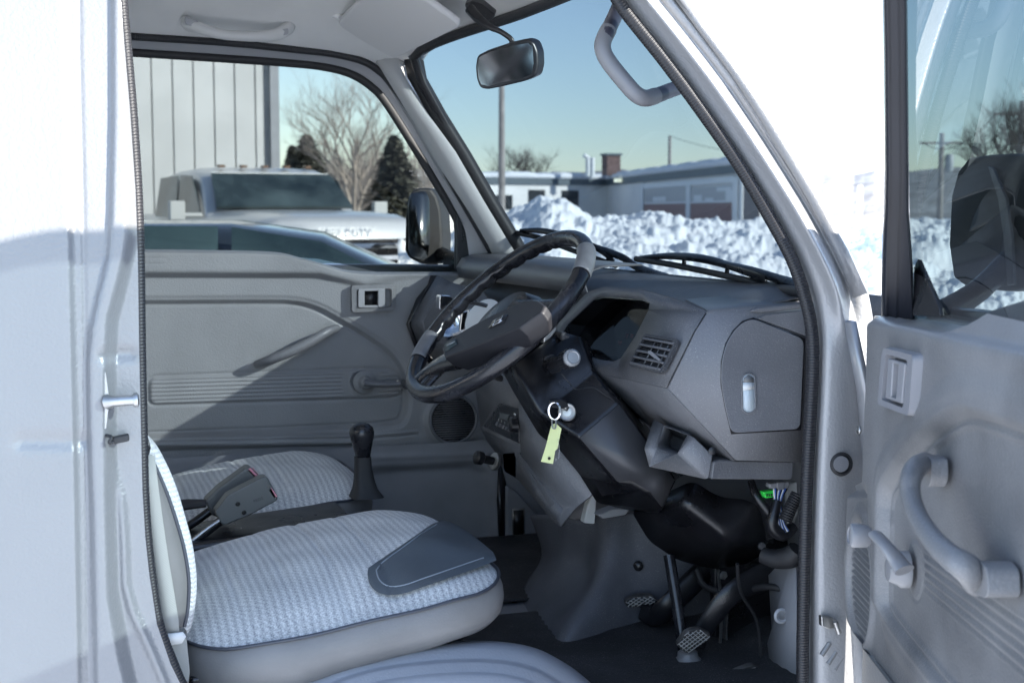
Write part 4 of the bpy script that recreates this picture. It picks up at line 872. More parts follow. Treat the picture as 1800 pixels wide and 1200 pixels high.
# near edge of the backrest with its vinyl side and piping (seen at the left of the opening)
bord = [(262, 772, 1.885), (285, 800, 1.885), (308, 850, 1.885), (325, 905, 1.885), (340, 965, 1.885), (346, 1030, 1.885), (338, 1095, 1.885), (328, 1115, 1.885)]
inn = [(262, 800, 1.875), (275, 828, 1.875), (292, 868, 1.875), (308, 915, 1.875), (322, 965, 1.875), (330, 1020, 1.875), (328, 1070, 1.875), (322, 1100, 1.875)]
A_ = cr([Y(*p) for p in bord], 5); B_ = cr([Y(*p) for p in inn], 5); C_ = cr([Y(240, v, 1.86) for v in (810, 840, 880, 920, 970, 1020, 1075, 1110)], 5)
rows = [[a + Vector((-.0, .06, 0)) for a in A_], A_, [a.lerp(b, .5) + Vector((.002, -.004, 0)) for a, b in zip(A_, B_)], B_]
ob = surf('backrest_border', rows, M['fabric'], B1); 
l = ob.data.uv_layers[0]; co = [tuple(ob.data.vertices[lp.vertex_index].co) for lp in ob.data.loops]; l.data.foreach_set('uv', [q for c_ in co for q in (c_[2]*1.7, (c_[0]*1.0+c_[1])*1.7)])
surf('backrest_side', [B_, [b.lerp(c, .4)+Vector((0, -.004, 0)) for b, c in zip(B_, C_)], C_], M['vinyl'], B1, thick=.003)
tube('backrest_piping', [p + Vector((.001, -.002, 0)) for p in B_], .0028, M['piping'], B1, n=8)
surf('lap_belt', [[Y(u, v, 1.852) for v in (800, 860, 920, 980, 1040, 1090, 1125)] for u in (240, 262)], M['belt'], T, thick=.0015)
l1_ = [(272, 800), (279, 860), (287, 920), (296, 980), (306, 1040), (314, 1090), (316, 1125)]
surf('seat_belt', [[Y(u-34, v, 1.850) for u, v in l1_], [Y(u, v, 1.846) for u, v in l1_]], M['belt'], T, thick=.0015)
prism('frayed_seat_label', [Y(u, v, 1.843) for u, v in [(288, 1114), (322, 1110), (327, 1118), (320, 1130), (300, 1134), (290, 1128)]], (0, .001, 0), M['white'], T, bevel=0)
prism('seat_base_flap', [Y(u, v, 1.856) for u, v in [(296, 1128), (328, 1120), (334, 1180), (330, 1212), (318, 1200)]], (0, .01, 0), M['belt'], T, bevel=.002)
# seat frames under the cushions
prism('seat_rail', [Y(u, v, 1.90) for u, v in [(335, 1192), (560, 1160), (795, 1103), (803, 1110), (803, 1122), (690, 1150), (560, 1215), (335, 1240)]], (0, .03, 0), M['gloss'], T, bevel=.004)
prism('engine_cover', [Vector((-.15, 1.93, z(-.72))), Vector((.60, 1.93, z(-.65))), Vector((.60, 1.93, z(-.76))), Vector((-.15, 1.93, z(-.76)))], (0, 1.1, 0), M['black'], T, bevel=.01)
prism('seat_box', [Vector((-.15, 2.40, z(-.60))), Vector((.52, 2.40, z(-.545))), Vector((.54, 2.40, z(-.74))), Vector((-.15, 2.40, z(-.74)))], (0, .17, 0), M['black'], T, bevel=.012)
prism('passenger_seat_frame', [Vector((.0, 2.60, z(-.70))), Vector((.57, 2.60, z(-.66))), Vector((.57, 2.60, z(-.75))), Vector((.0, 2.60, z(-.75)))], (0, .42, 0), M['dashd'], T, bevel=.006)
# ---- buckles on their stalks
def buckle(face, y, dy, endp, lab, stalk):
    B = bpy.data.objects.new('belt_buckle', None); reg(B, T, Y(*face[0], y)); B['label'] = lab
    b_ = prism('buckle_body', [Y(u, v, y) for u, v in face], (0, dy, 0), M['buckle'], B, bevel=.005, seg=4)
    prism('release_button', [Y(*p) for p in endp], Vector((-.006, 0, -.004)), M['red'], B, bevel=.001)
    tube('buckle_stalk', [Y(*p) for p in stalk], [.008, .008, .008], M['black'], B, n=10, res=4)
    return B, b_
bA, fA = buckle([(360, 880), (385, 856), (432, 822), (440, 820), (458, 838), (460, 848), (395, 915), (372, 905)], 2.50, .035, [(440, 822, 2.50), (456, 838, 2.50), (458, 838, 2.532), (445, 821, 2.535)], 'far buckle of the pair between the seats', [(375, 893, 2.515), (345, 915, 2.51), (322, 930, 2.50)])
bB, fB = buckle([(377, 900), (400, 870), (462, 838), (470, 838), (489, 873), (487, 880), (440, 905), (395, 924), (388, 920)], 2.43, .034, [(467, 842, 2.43), (488, 872, 2.43), (486, 868, 2.462), (468, 843, 2.462)], 'near buckle of the pair between the seats', [(388, 915, 2.44), (355, 940, 2.43), (330, 958, 2.42)])
for u, v in ((418, 885), (429, 900)): lathe('rivet_hole', [(.0042, 0), (.0042, .001), (.003, .0012), (.001, -.001)], Y(u, v, 2.4295), (0, -1, 0), M['black'], fB, n=16)
text('embossed_mark', 'PRESS', .007, Y(454, 878, 2.4297), Y(470, 872, 2.43)-Y(440, 884, 2.43), (0, 0, 1), M['dashd'], fB)
tube('buckle_cable', [Y(332, 955, 2.42), Y(360, 932, 2.425), Y(385, 915, 2.432)], .0045, M['steel'], T, n=8, res=4)
tube('parking_brake_base', [Y(300, 890, 2.47), Y(330, 886, 2.47), Y(362, 884, 2.47)], [.018, .016, .012], M['rubber'], T, n=10, flat=.6)
# ---- gear lever
gp = [(636, 752, 2.55), (636, 770, 2.55), (636, 800, 2.55), (637, 860, 2.55)]
GL = bpy.data.objects.new('gear_lever', None); reg(GL, T, Y(637, 860, 2.55))
g0, g1 = Y(638, 802, 2.55), Y(635, 748, 2.55); ga = (g1-g0)
lathe('gear_knob', [(.014, 0), (.0145, .002), (.0195, .025), (.0225, .037), (.0235, .046), (.022, .054), (.015, .061), (.006, .064), (.001, .0645)], g0, ga, M['gloss'], GL, n=30)
rows = []
for u0, u1, v in ((624, 651, 802), (624, 653, 825), (623, 658, 846), (621, 662, 858), (616, 672, 872)):
    c_ = Y((u0+u1)/2, v, 2.55); r_ = (Y(u1, v, 2.55)-Y(u0, v, 2.55)).length/2
    rows.append([c_ + Vector((r_*cos(a), r_*sin(a), 0))*(abs(cos(a))**4+abs(sin(a))**4)**-.25 for a in np.linspace(0, 2*pi, 33)[:-1]])
surf('lever_boot', rows, M['rubber'], GL, closed=True)
# ================================================================ right front pillar (near) and the step
lefts = [(1040, -60), (1085, -5), (1140, 65), (1200, 145), (1260, 230), (1310, 305), (1358, 382), (1396, 450), (1420, 505), (1430, 545), (1438, 600), (1436, 680), (1430, 780), (1424, 900), (1420, 1020), (1418, 1140), (1416, 1260)]
rights = [(1145, -60), (1188, -2), (1240, 60), (1302, 138), (1355, 215), (1400, 285), (1442, 352), (1480, 420), (1510, 478), (1524, 515), (1535, 580), (1540, 680), (1540, 780), (1548, 900), (1570, 1020), (1610, 1140), (1650, 1260)]
rows = []
prof = [(0, .050), (.04, .020), (.10, .004), (.20, -.004), (.30, -.010), (.40, -.022), (.47, -.030), (.52, -.030), (.57, -.022), (.63, -.010), (.68, -.004), (.72, -.006), (.76, -.010), (.86, -.014), (.97, -.014), (1.0, -.008), (1.02, .03)]
Lx = cr([(a, b, 0) for a, b in lefts], 5); Rx = cr([(a, b, 0) for a, b in rights], 5)
for a, b in zip(Lx, Rx):
    v = a.y; lean = .05*max(0, min(1, (500-v)/560))       # tumblehome
    k = ss(np.array(float(v)), 640, 520)                    # the ridge fades out below the belt line
    lo = 1-float(k)
    row = []
    for t, dy in prof:
        if lo: dy = dy*(1-lo) + lo*(.05 if t == 0 else .012 if t < .05 else -.004-.016*sin(min(1, t*1.3)*pi)*.9 + (.03 if t > 1 else 0))
        row.append(Y(a.x+(b.x-a.x)*t, a.y+(b.y-a.y)*t, 1.80+lean+dy))
    rows.append(row)
surf('right_front_pillar', rows, mat('silver_pillar_paint', (.33, .33, .335), .33, .2, bump=.8, bscale=230, coat=.15, coatr=.15, var=.03, vscale=3), T, sub=1)
ov = [(1185, -20), (1240, 50), (1302, 130), (1350, 200), (1400, 280), (1442, 350), (1490, 440), (1524, 515)]; ii = [(1172, -20), (1224, 50), (1284, 130), (1332, 204), (1380, 284), (1420, 352), (1466, 440), (1500, 524)]
surf('drip_flange', [[Y(u, v, 1.782+.05*max(0, (500-v)/560)) for u, v in ii], [Y(u, v, 1.776+.05*max(0, (500-v)/560)) for u, v in ov], [Y(u+3, v, 1.80+.05*max(0, (500-v)/560)) for u, v in ov]], M['paint'], T, thick=.002)
tube('sealer_bead', [Y(u, v, 1.785+.05*max(0, (500-v)/560)) for u, v in [(1290, 150), (1345, 235), (1400, 320), (1450, 410), (1485, 480), (1498, 524)]], .0008, M['grip'], T, n=5, res=4)
lathe('body_plug', [(.0175, -.002), (.018, .003), (.014, .005), (.0135, .003), (.001, .0035)], Y(1478, 815, 1.782), (-.1, -1, .05), M['rubber'], T, n=30)
lathe('plug_face', [(.012, 0), (.012, .0015), (.001, .002)], Y(1478, 815, 1.777), (-.1, -1, .05), M['grip'], T, n=24)
CK = bpy.data.objects.new('door_check', None); reg(CK, T, Y(1462, 1095, 1.77))
prism('check_bracket', [Y(u, v, 1.775) for u, v in [(1444, 1082), (1462, 1084), (1474, 1094), (1474, 1102), (1458, 1106), (1445, 1100)]], (0, .01, 0), M['steel'], CK, bevel=.002)
tube('check_pin', [Y(1468, 1092, 1.765), Y(1475, 1112, 1.765)], .004, M['steel'], CK, n=10)
for u, v in ((1452, 1135), (1463, 1150), (1475, 1160)): tube('pressed_rib', [Y(u-8, v+16, 1.787), Y(u+6, v-6, 1.786)], [.004, .004], M['paint'], T, n=8)
# ---- door opening seal all the way round
sl = [(211, -10), (218, 80), (228, 195), (237, 333), (241, 450), (243, 600), (246, 740), (249, 860), (254, 940), (261, 1005), (274, 1090), (298, 1160), (330, 1225), (400, 1300), (600, 1345), (1000, 1350), (1300, 1345), (1385, 1320), (1408, 1250), (1411, 1120), (1414, 980), (1418, 850), (1424, 740), (1429, 640), (1426, 575), (1414, 520), (1392, 455), (1352, 380), (1300, 292), (1240, 205), (1170, 110), (1100, 22), (1060, -35), (960, -120), (700, -185), (400, -195), (260, -170), (215, -110)]
tube('right_door_seal', [Y(u, v, 1.805 + (.045*max(0, min(1, (450-v)/560)) if u > 300 else .03*max(0, min(1, (400-v)/560)))) for u, v in sl], .0095, M['seal'], T, closed=True, res=5, n=12)
# seal body strip under the bead at the right: dark flange
# ================================================================ near B pillar / body side: one pressed panel
x0, x1_ = Y(-420, 600, 1.76).x, .135
Uq, Vq = np.meshgrid(np.linspace(-.85, .128, 330), np.linspace(-1.02, .50, 420))
def pp(l): return [(Y(u, v, 1.76).x, Y(u, v, 1.76).z-H) for u, v in l]
def right_of(l): l = pp(l); return l + [(2, l[-1][1]), (2, l[0][1])]
sealx = np.interp(Vq[:, 0]+H, [Y(u, v, 1.80).z for u, v in sl[:14]][::-1], [Y(u, v, 1.80).x for u, v in sl[:14]][::-1])
edge = np.clip((np.linspace(0, 1, 330)), 0, 1)[None, :]
Uq = -.85 + (sealx[:, None]+.000+.85)*edge**.7
nn_ = np.zeros(Uq.shape)
L1 = [(112, -300), (118, 100), (124, 350), (130, 600), (137, 900), (144, 1300)]
L2 = [(140, -300), (142, 100), (147, 350), (150, 600), (154, 900), (158, 1300)]
L3 = [(200, -300), (198, 200), (194, 370), (189, 450), (172, 520), (160, 575), (154, 640), (156, 760), (162, 900), (167, 1125), (170, 1300)]
L4 = [(212, -300), (218, 250), (221, 412), (215, 450), (200, 510), (186, 562), (182, 650), (182, 760), (184, 900), (188, 1050), (205, 1150), (240, 1300)]
L5 = [(190, 800), (200, 830), (214, 880), (219, 950), (222, 1035), (236, 1085), (262, 1140), (330, 1300)]
s1 = sdp(Uq, Vq, right_of(L1)); s3 = sdp(Uq, Vq, right_of(L3)); s4 = sdp(Uq, Vq, right_of(L4))
nn_ += -.007*ss(s1, .004, -.006) + bead(s1, .0028, -.002)
nn_ += bead(dseg(Uq, Vq, pp(L2), False), .0026, -.002)
nn_ += .009*ss(s3, .004, -.006)
nn_ += -.022*ss(s4, .002, -.018)
nn_ += bead(dseg(Uq, Vq, pp(L5), False), .006, .005)*ss(Vq, -.25, -.40)
nn_ += -.004*np.exp(-((dseg(Uq, Vq, pp([(40, 776), (145, 776)]), False))/.010)**2) - .005*np.exp(-((dseg(Uq, Vq, pp([(186, 625), (230, 625)]), False))/.008)**2)
nn_ += -.03*ss(Uq, -.85, -1.2) + .02*(1-np.exp(-((Uq+.15)/.35)**2))*0
lean = .05*ss(Vq, -.1, .5)
gridmesh('right_rear_pillar', np.stack([Uq, 1.765 - nn_ + lean, Vq+H], -1), M['paint'], T)
# striker and check strap
ST = bpy.data.objects.new('door_striker', None); reg(ST, T, Y(190, 705, 1.77))
prism('striker_plate', roundpoly([Y(u, v, 1.765) for u, v in [(181, 655), (186, 654), (191, 690), (191, 718), (187, 754), (182, 753)]], .002), (0, .012, 0), M['steel'], ST, bevel=.0015)
tube('striker_pin', [Y(190, 706, 1.762), Y(200, 705, 1.755), Y(236, 703, 1.752)], [.0095, .0065, .0062], M['steel'], ST, n=16)
lathe('striker_head', [(.008, 0), (.009, .002), (.009, .005), (.006, .007)], Y(234, 703, 1.752), (1, 0, .02), M['steel'], ST, n=20)
tube('striker_wire', [Y(187, 765, 1.765), Y(196, 768, 1.757), Y(192, 778, 1.757), Y(200, 776, 1.757)], .0022, M['rubber'], T, n=8, res=4)
prism('rubber_stop', [Y(u, v, 1.765) for u, v in [(198, 769), (227, 763), (228, 775), (200, 781)]], (0, .012, 0), M['rubber'], T, bevel=.002)
# ---- moulded step cover below the seat
crest = [(470, 1240), (520, 1198), (560, 1178), (640, 1150), (740, 1135), (850, 1130), (930, 1140), (985, 1165), (1030, 1198), (1080, 1250)]
rows = []
for k, (dv, yy_) in enumerate(((22, 2.02), (8, 1.965), (0, 1.93), (4, 1.895), (14, 1.872), (28, 1.862), (32, 1.858), (35, 1.850), (39, 1.842), (52, 1.835), (56, 1.83), (60, 1.822), (110, 1.80))):
    rows.append(cr([Y(u + (k-2)*((u-760)*-.01), v+dv, yy_) for u, v in crest], 6))
surf('wheel_arch_cover', rows, M['trimR'] if 0 else mat('pale_grey_step_cover', (.33, .34, .37), .38, bump=.5, bscale=260, var=.05), T, thick=.004)
# sill
prism('door_sill', [Vector((.05, 1.79, z(-.80))), Vector((1.2, 1.79, z(-.80))), Vector((1.2, 1.79, z(-.98))), Vector((.05, 1.79, z(-.98)))], (0, .10, 0), M['paint'], T, bevel=.02)
# ================================================================ open right door
RD_ = bpy.data.objects.new('right_door', None); reg(RD_, T, DO + Vector((0, 0, -.4))); RD_['label'] = 'wide open right door, its moulded trim facing the cab'
def dl(l, n=0.0): return [Ds(u, v, n) for u, v in l]
def dW(s, h, n): return DO + DD*s + Vector((0, 0, h)) + DN*n
lb = dl([(1517, 545), (1515, 600), (1510, 650), (1501, 700), (1494, 750), (1491, 800), (1489, 848), (1474, 856), (1471, 930), (1470, 1000), (1478, 1080), (1490, 1120), (1520, 1160), (1556, 1205), (1600, 1260)])
lh, lsx = np.array([p[1] for p in lb])[::-1], np.array([p[0] for p in lb])[::-1]
tb = dl([(1517, 548), (1560, 560), (1640, 572), (1668, 560), (1690, 533), (1715, 522), (1760, 512), (1800, 505), (1900, 498)])
ts_, th_ = np.array([p[0] for p in tb]), np.array([p[1] for p in tb])
NA, NB = 380, 420; a_ = np.linspace(0, 1, NA)[None, :]; b_ = np.linspace(0, 1, NB)[:, None]
hb0 = -.90; Hn = hb0 + (-.14-hb0)*b_; sl_ = np.interp(Hn, lh, lsx); S_ = sl_ + (.98-sl_)*a_; Hh = hb0 + (np.interp(S_, ts_, th_)-hb0)*b_
n = np.zeros(S_.shape)
rec = c2(dl([(1551, 873), (1566, 838), (1612, 780), (1653, 745), (1682, 728), (1712, 729), (1799, 757), (1900, 800), (2050, 860), (2050, 1700), (1900, 1500), (1700, 1270), (1636, 1194), (1572, 1112), (1551, 1078), (1547, 1042), (1549, 955)]), 4, True)
dr = sdp(S_, Hh, rec); n += -.012*ss(dr, .010, -.008) + bead(dr+.001, .0035, .003) + bead(dr+.012, .0035, .0035) + .006*ss(dr, .05, .02)*ss(dr, -.004, .006)
cre = dl([(1470, 560), (1530, 566), (1600, 580), (1650, 592), (1800, 621), (1950, 655)]); up = cre + [(2, .3), (-1, .3)]; du = sdp(S_, Hh, up)
n += -.030*ss(du, .010, -.05)*1.0 - .008*ss(du, .004, -.008)
bt = dl([(1607, 966), (1799, 1098), (1950, 1200)]); bbm = dl([(1589, 1025), (1793, 1205), (1950, 1340)])
z1 = np.interp(S_, [p[0] for p in bt], [p[1] for p in bt]); z0 = np.interp(S_, [p[0] for p in bbm], [p[1] for p in bbm])
fr_ = (Hh-z0)/(z1-z0); inb = ss(fr_, 0, .03)*ss(fr_, 1, .97)*ss(S_, bt[0][0]-.01, bt[0][0]+.01); n += .0014*np.cos(fr_*2*pi*5)*inb
hub = Ds(1590, 1000); dh = np.hypot(S_-hub[0], Hh-hub[1]); n += bead(dh-.036, .003, -.0015)
spk = Ds(1499, 1020); spr = .093; dsp = np.hypot((S_-spk[0]-.005)*1.25, Hh-spk[1]); n += bead(dsp-spr, .010, .006)*ss(S_, sl_, sl_+.01) - .004*ss(dsp, spr-.006, spr-.012)
n += .0022*np.sign(np.sin((Hh)/.0088*2*pi))*ss(dsp, spr-.014, spr-.017)*-1
stp = dl([(1521, 480), (1521, 600), (1518, 700), (1514, 800), (1512, 866), (1490, 866), (1400, 866), (1400, 480)]); n += -.020*ss(sdp(S_, Hh, stp), .008, -.006)
low = dl([(1520, 866), (1524, 960), (1532, 1060), (1580, 1130), (1680, 1260), (1400, 1300), (1400, 866)]); n += -.010*ss(sdp(S_, Hh, low), .014, -.010)
n += -.03*ss(a_*np.ones_like(S_), .012, 0) + -.02*ss(b_*np.ones_like(S_), .99, 1)
P_ = np.array(DO)[None, None] + S_[..., None]*np.array(DD) + n[..., None]*np.array(DN); P_[..., 2] += Hh
ex1 = P_[-1] - np.array(DN)*.02; ex1[:, 2] += .002; P_ = np.concatenate([P_, ex1[None], (P_[-1]-np.array(DN)*.055)[None]], 0)
l_ = (P_[:, :1] - np.array(DN)*.05); P_ = np.concatenate([l_, P_], 1)
gridmesh('door_trim', P_, M['trimR'], RD_)
# skin and edge of the door beyond the trim
def dprism(name, l, n0, t, m, par=RD_, bv=.002, px=True, rnd=0): return prism(name, [Dr(u, v, n0) if px else dW(u, v, n0) for u, v in l], -DN*t, m, par, bevel=bv, round_=rnd)
dprism('door_skin', [(-.02, -.13), (1.02, -.09), (1.02, -1.0), (-.02, -1.0)], -.075, .012, M['paint_smooth'], px=False, bv=.005)
dprism('door_inner_steel', [(.02, -.15), (1.0, -.11), (1.0, -.95), (.14, -.95), (.0, -.75)], -.052, .01, M['paint'], px=False)
dprism('belt_shelf', [(.14, -.152), (1.0, -.12), (1.0, -.135), (.14, -.165)], -.03, .05, M['dashd'], px=False, bv=.003)
dprism('trim_screw', [(1504, 750), (1509, 748), (1511, 757), (1508, 764), (1504, 760)], -.016, .003, M['steel'], bv=0)
# sash and glass; the frame leans inboard
def nl(v): return -.022 + .078*(550-v)/600
vs_ = [560, 520, 470, 430, 400, 370, 300, 200, 100, 0, -80, -160]
lf = [1549, 1549, 1550, 1551, 1552, 1554, 1555, 1554, 1553, 1551, 1549, 1547]; rt = [1608, 1606, 1604, 1601, 1599, 1597, 1597, 1596, 1595, 1594, 1593, 1592]
rows = [[Dr(a, v, nl(v)-.01), Dr(a+2, v, nl(v)), Dr(a+9, v, nl(v)+.001), Dr(a+13, v, nl(v)-.003), Dr(a+26, v, nl(v)-.002), Dr(a+30, v, nl(v)-.006), Dr(b-4, v, nl(v)-.006), Dr(b, v, nl(v)-.012), Dr(b+1, v, nl(v)-.03), Dr(a, v, nl(v)-.035)] for a, b, v in zip(lf, rt, vs_)]
surf('window_sash', rows, mat('blue_black_sash', (.014, .015, .021), .38, bump=.1, var=.15), RD_, closed=True)
def gp_(s, h): t = (h+.15)/.55; return dW(s, h, -.030+.085*t)
gb = Ds(1606, 545, -.03)[0]; gt = gb+.36
g0_, g1_, g2_ = Dr(1602, 556, nl(556)-.018), Dr(1588, -265, nl(-265)-.018), gp_(1.0, -.15); g0_ = g0_ + (g0_-g1_)*.02
gnr = (g1_-g0_).cross(g2_-g0_); g3_ = gp_(.99, .405); g3_ = g3_ - DN*((g3_-g0_).dot(gnr)/DN.dot(gnr))
mesh('door_glass', [g0_, g2_, g3_, g1_], [(0, 1, 2, 3)], M['glass_r'], RD_, smooth=False)
tube('window_frame', [gp_(gt-.03, .35), gp_(gt+.05, .395), gp_(.80, .405), gp_(.95, .385), gp_(1.0, .2), gp_(1.01, -.14)], .018, M['paint'], RD_, res=4, n=10)
dprism('corner_sail', [(1604, 555), (1606, 470), (1612, 455), (1622, 478), (1650, 540), (1652, 556)], -.028, .006, M['black'])
tube('belt_weatherstrip', [gp_(gb, -.148), gp_(1.0, -.13)], .006, M['rubber'], RD_, n=8)
# mirror on the outside, seen through the glass
mp = [(1672, 345), (1684, 300), (1702, 278), (1740, 272), (1790, 270), (1822, 280), (1830, 360), (1828, 470), (1810, 505), (1770, 512), (1700, 506), (1676, 488), (1668, 430)]
mh = dprism('door_mirror_housing', mp, -.16, .05, M['rubber'], bv=.004)
dprism('mirror_rim', [(1736, 292), (1745, 296), (1768, 350), (1778, 420), (1782, 500), (1770, 502), (1764, 420), (1754, 350)], -.155, .004, M['grip'], par=mh, bv=.001)
tube('mirror_bracket', [dW(.30, -.13, -.06), dW(.27, -.10, -.12), dW(.24, -.06, -.17)], [.018, .015, .015], M['black'], RD_, n=8, res=3)
# handle bezel and lever
o_ = roundpoly([Dr(u, v, .011) for u, v in [(1551, 611), (1605, 624), (1597, 731), (1542, 710)]], .010); i_ = roundpoly([Dr(u, v, .010) for u, v in [(1557, 622), (1595, 633), (1587, 717), (1549, 702)]], .006); n_ = len(o_)
o2 = [p + (p-sum(o_, Vector())/n_)*.05 - DN*.012 for p in o_]; i2 = [p - DN*.014 for p in i_]
mb = MB(); mb.add(o2+o_+i_+i2, [(a*n_+k, a*n_+(k+1) % n_, (a+1)*n_+(k+1) % n_, (a+1)*n_+k) for a in range(3) for k in range(n_)] + [tuple(range(3*n_, 4*n_))]); bz = fixn(mb.build('handle_bezel', mat('grey_bezel', (.24, .24, .255), .36, bump=.25, bscale=500), RD_, ang=35))
lm = mat('grey_handle_lever', (.26, .26, .275), .34, bump=.2, bscale=500)
dprism('door_lever', [(1561, 630), (1569, 632), (1565, 702), (1556, 698)], .011, .012, lm, bv=.002); dprism('door_lever', [(1579, 636), (1590, 639), (1584, 709), (1574, 706)], .011, .012, lm, bv=.002)
dprism('door_lever', [(1561, 630), (1590, 638), (1589, 643), (1561, 636)], .0105, .010, lm, bv=.001); dprism('door_lever', [(1556, 694), (1585, 703), (1584, 709), (1556, 699)], .0105, .010, lm, bv=.001)
dprism('lever_slot', [(1567, 637), (1571, 638), (1567, 697), (1563, 696)], .007, .001, M['black'], bv=0)
# pull handle
pts = [(1626, 812, .004), (1612, 820, .03), (1601, 840, .046), (1600, 868, .050), (1612, 905, .050), (1638, 945, .048), (1668, 975, .045), (1698, 997, .035), (1716, 1015, .014)]
tube('pull_handle', [Dr(*p) for p in pts], [.013, .0125, .0112, .0105, .0105, .011, .0125, .015, .018], M['trimR'], RD_, res=6, n=16, flat=.85)
dprism('handle_foot', [(1676, 985), (1722, 985), (1735, 1000), (1737, 1045), (1730, 1051), (1690, 1033), (1672, 1010)], .022, .03, M['trimR'], bv=.007, rnd=.008)
dprism('handle_cap', [(1678, 996), (1705, 1006), (1704, 1034), (1678, 1015)], .0235, .003, M['trimR'], bv=.001)
dprism('handle_foot', [(1612, 806), (1626, 798), (1637, 806), (1638, 840), (1632, 856), (1620, 850)], .012, .018, M['trimR'], bv=.006, rnd=.006)
# window crank
cm = mat('grey_crank', (.25, .25, .26), .33, bump=.25, bscale=500)
lathe('crank_hub', [(.022, -.004), (.022, .005), (.019, .009), (.014, .020), (.001, .022)], Dr(1590, 1000, -.002), DN, cm, RD_, n=36)
tube('window_crank', [Dr(1590, 1002, .018), Dr(1577, 985, .024), Dr(1560, 962, .033), Dr(1540, 940, .038)], [.014, .012, .010, .010], cm, RD_, res=5, n=14, flat=.6)
lathe('crank_knob', [(.010, 0), (.0135, .004), (.0145, .020), (.0135, .024), (.010, .0255), (.0095, .024), (.001, .025)], Dr(1530, 942, .036), (DN + Vector((0, 0, .05))), cm, RD_, n=30)
# ================================================================ things on the roof lining
tube('assist_grip', [Y(326, 36, 2.985), Y(332, 44, 2.965), Y(352, 50, 2.950), Y(385, 60, 2.945), Y(425, 64, 2.945), Y(462, 64, 2.950), Y(488, 60, 2.958), Y(506, 50, 2.975), Y(510, 44, 2.99)], [.010, .014, .012, .0105, .0105, .0115, .013, .014, .010], mat('pale_grey_grip', (.66, .655, .64), .5, bump=.4, bscale=500), T, res=5, n=12, flat=1.0)
prism('grip_cap', roundpoly([Y(u, v, 2.945) for u, v in [(325, 29), (350, 38), (351, 52), (326, 42)]], .004), (0, .008, 0), M['inner_grey'], T, bevel=.001)
prism('grip_cap', roundpoly([Y(u, v, 2.950) for u, v in [(486, 54), (507, 50), (507, 60), (486, 66)]], .003), (0, .008, 0), M['inner_grey'], T, bevel=.001)
sv = [Y(592, 44, 2.90), Y(640, 76, 2.905), Y(692, 104, 2.91), Y(704, 101, 2.89), Y(806, 51, 2.60), Y(808, 44, 2.585), Y(740, -4, 2.56), Y(660, -30, 2.60)]
prism('sun_visor', roundpoly(sv, .018), (.004, 0, .014), mat('grey_visor_vinyl', (.72, .71, .70), .7, bump=.3, bscale=500), T, bevel=.006)
tube('visor_hinge', [Y(566, 30, 2.95), Y(585, 26, 2.93), Y(600, 32, 2.90)], [.012, .009, .006], M['head'], T, res=4, n=10)
# interior mirror
RM = bpy.data.objects.new('rear_view_mirror', None); reg(RM, T, Y(890, 110, 2.38))
prism('mirror_base', [Y(u, v, 2.46) for u, v in [(816, 8), (830, 2), (848, 8), (871, 27), (866, 35), (846, 38), (822, 26)]], (.01, .02, .012), M['black'], RM, bevel=.003)
tube('mirror_stem', [Y(826, 16, 2.44), Y(842, 34, 2.42), Y(862, 48, 2.40), Y(880, 56, 2.39), Y(897, 68, 2.385), Y(900, 76, 2.385)], [.010, .009, .006, .005, .005, .005], M['black'], RM, res=4, n=10)
ml = [(838, 98), (858, 88), (900, 74), (925, 69), (938, 74), (945, 92), (946, 115), (942, 134), (922, 143), (885, 152), (855, 158), (843, 155), (837, 140), (835, 118)]
mg = [(842, 101), (862, 91), (900, 81), (928, 76), (936, 82), (938, 112), (934, 131), (915, 138), (880, 146), (858, 152), (846, 149), (841, 138), (839, 118)]
pm = [Y(u, v, 2.36 - (u-890)*.00012) for u, v in ml]; prism('mirror_housing', roundpoly(pm, .006), (.02, .018, .006), M['black'], RM, bevel=.004)
pg = [Y(u, v, 2.358 - (u-890)*.00012) for u, v in mg]; rmg = mesh('mirror_glass', pg, [tuple(range(len(pg)))], mat('dim_mirror_glass', (.5, .5, .5), .10, 1), RM, smooth=False)
rmg.data.flip_normals() if False else None
# near grab handle
gh = [(1096, -6, 2.02), (1083, 24, 1.97), (1070, 52, 1.93), (1060, 74, 1.92), (1061, 92, 1.915), (1072, 112, 1.91), (1096, 142, 1.90), (1117, 165, 1.895), (1134, 173, 1.90), (1152, 169, 1.915), (1176, 160, 1.95), (1204, 150, 2.0)]
gp2 = [Y(*p) for p in gh]
tube('grab_handle', gp2[:4], .0115, M['gripd'], T, res=4, n=16); tube('grab_handle', gp2[8:], .0115, M['gripd'], T, res=4, n=16)
tube('handle_grip', gp2[2:10], .0124, M['grip'], T, res=6, n=18)
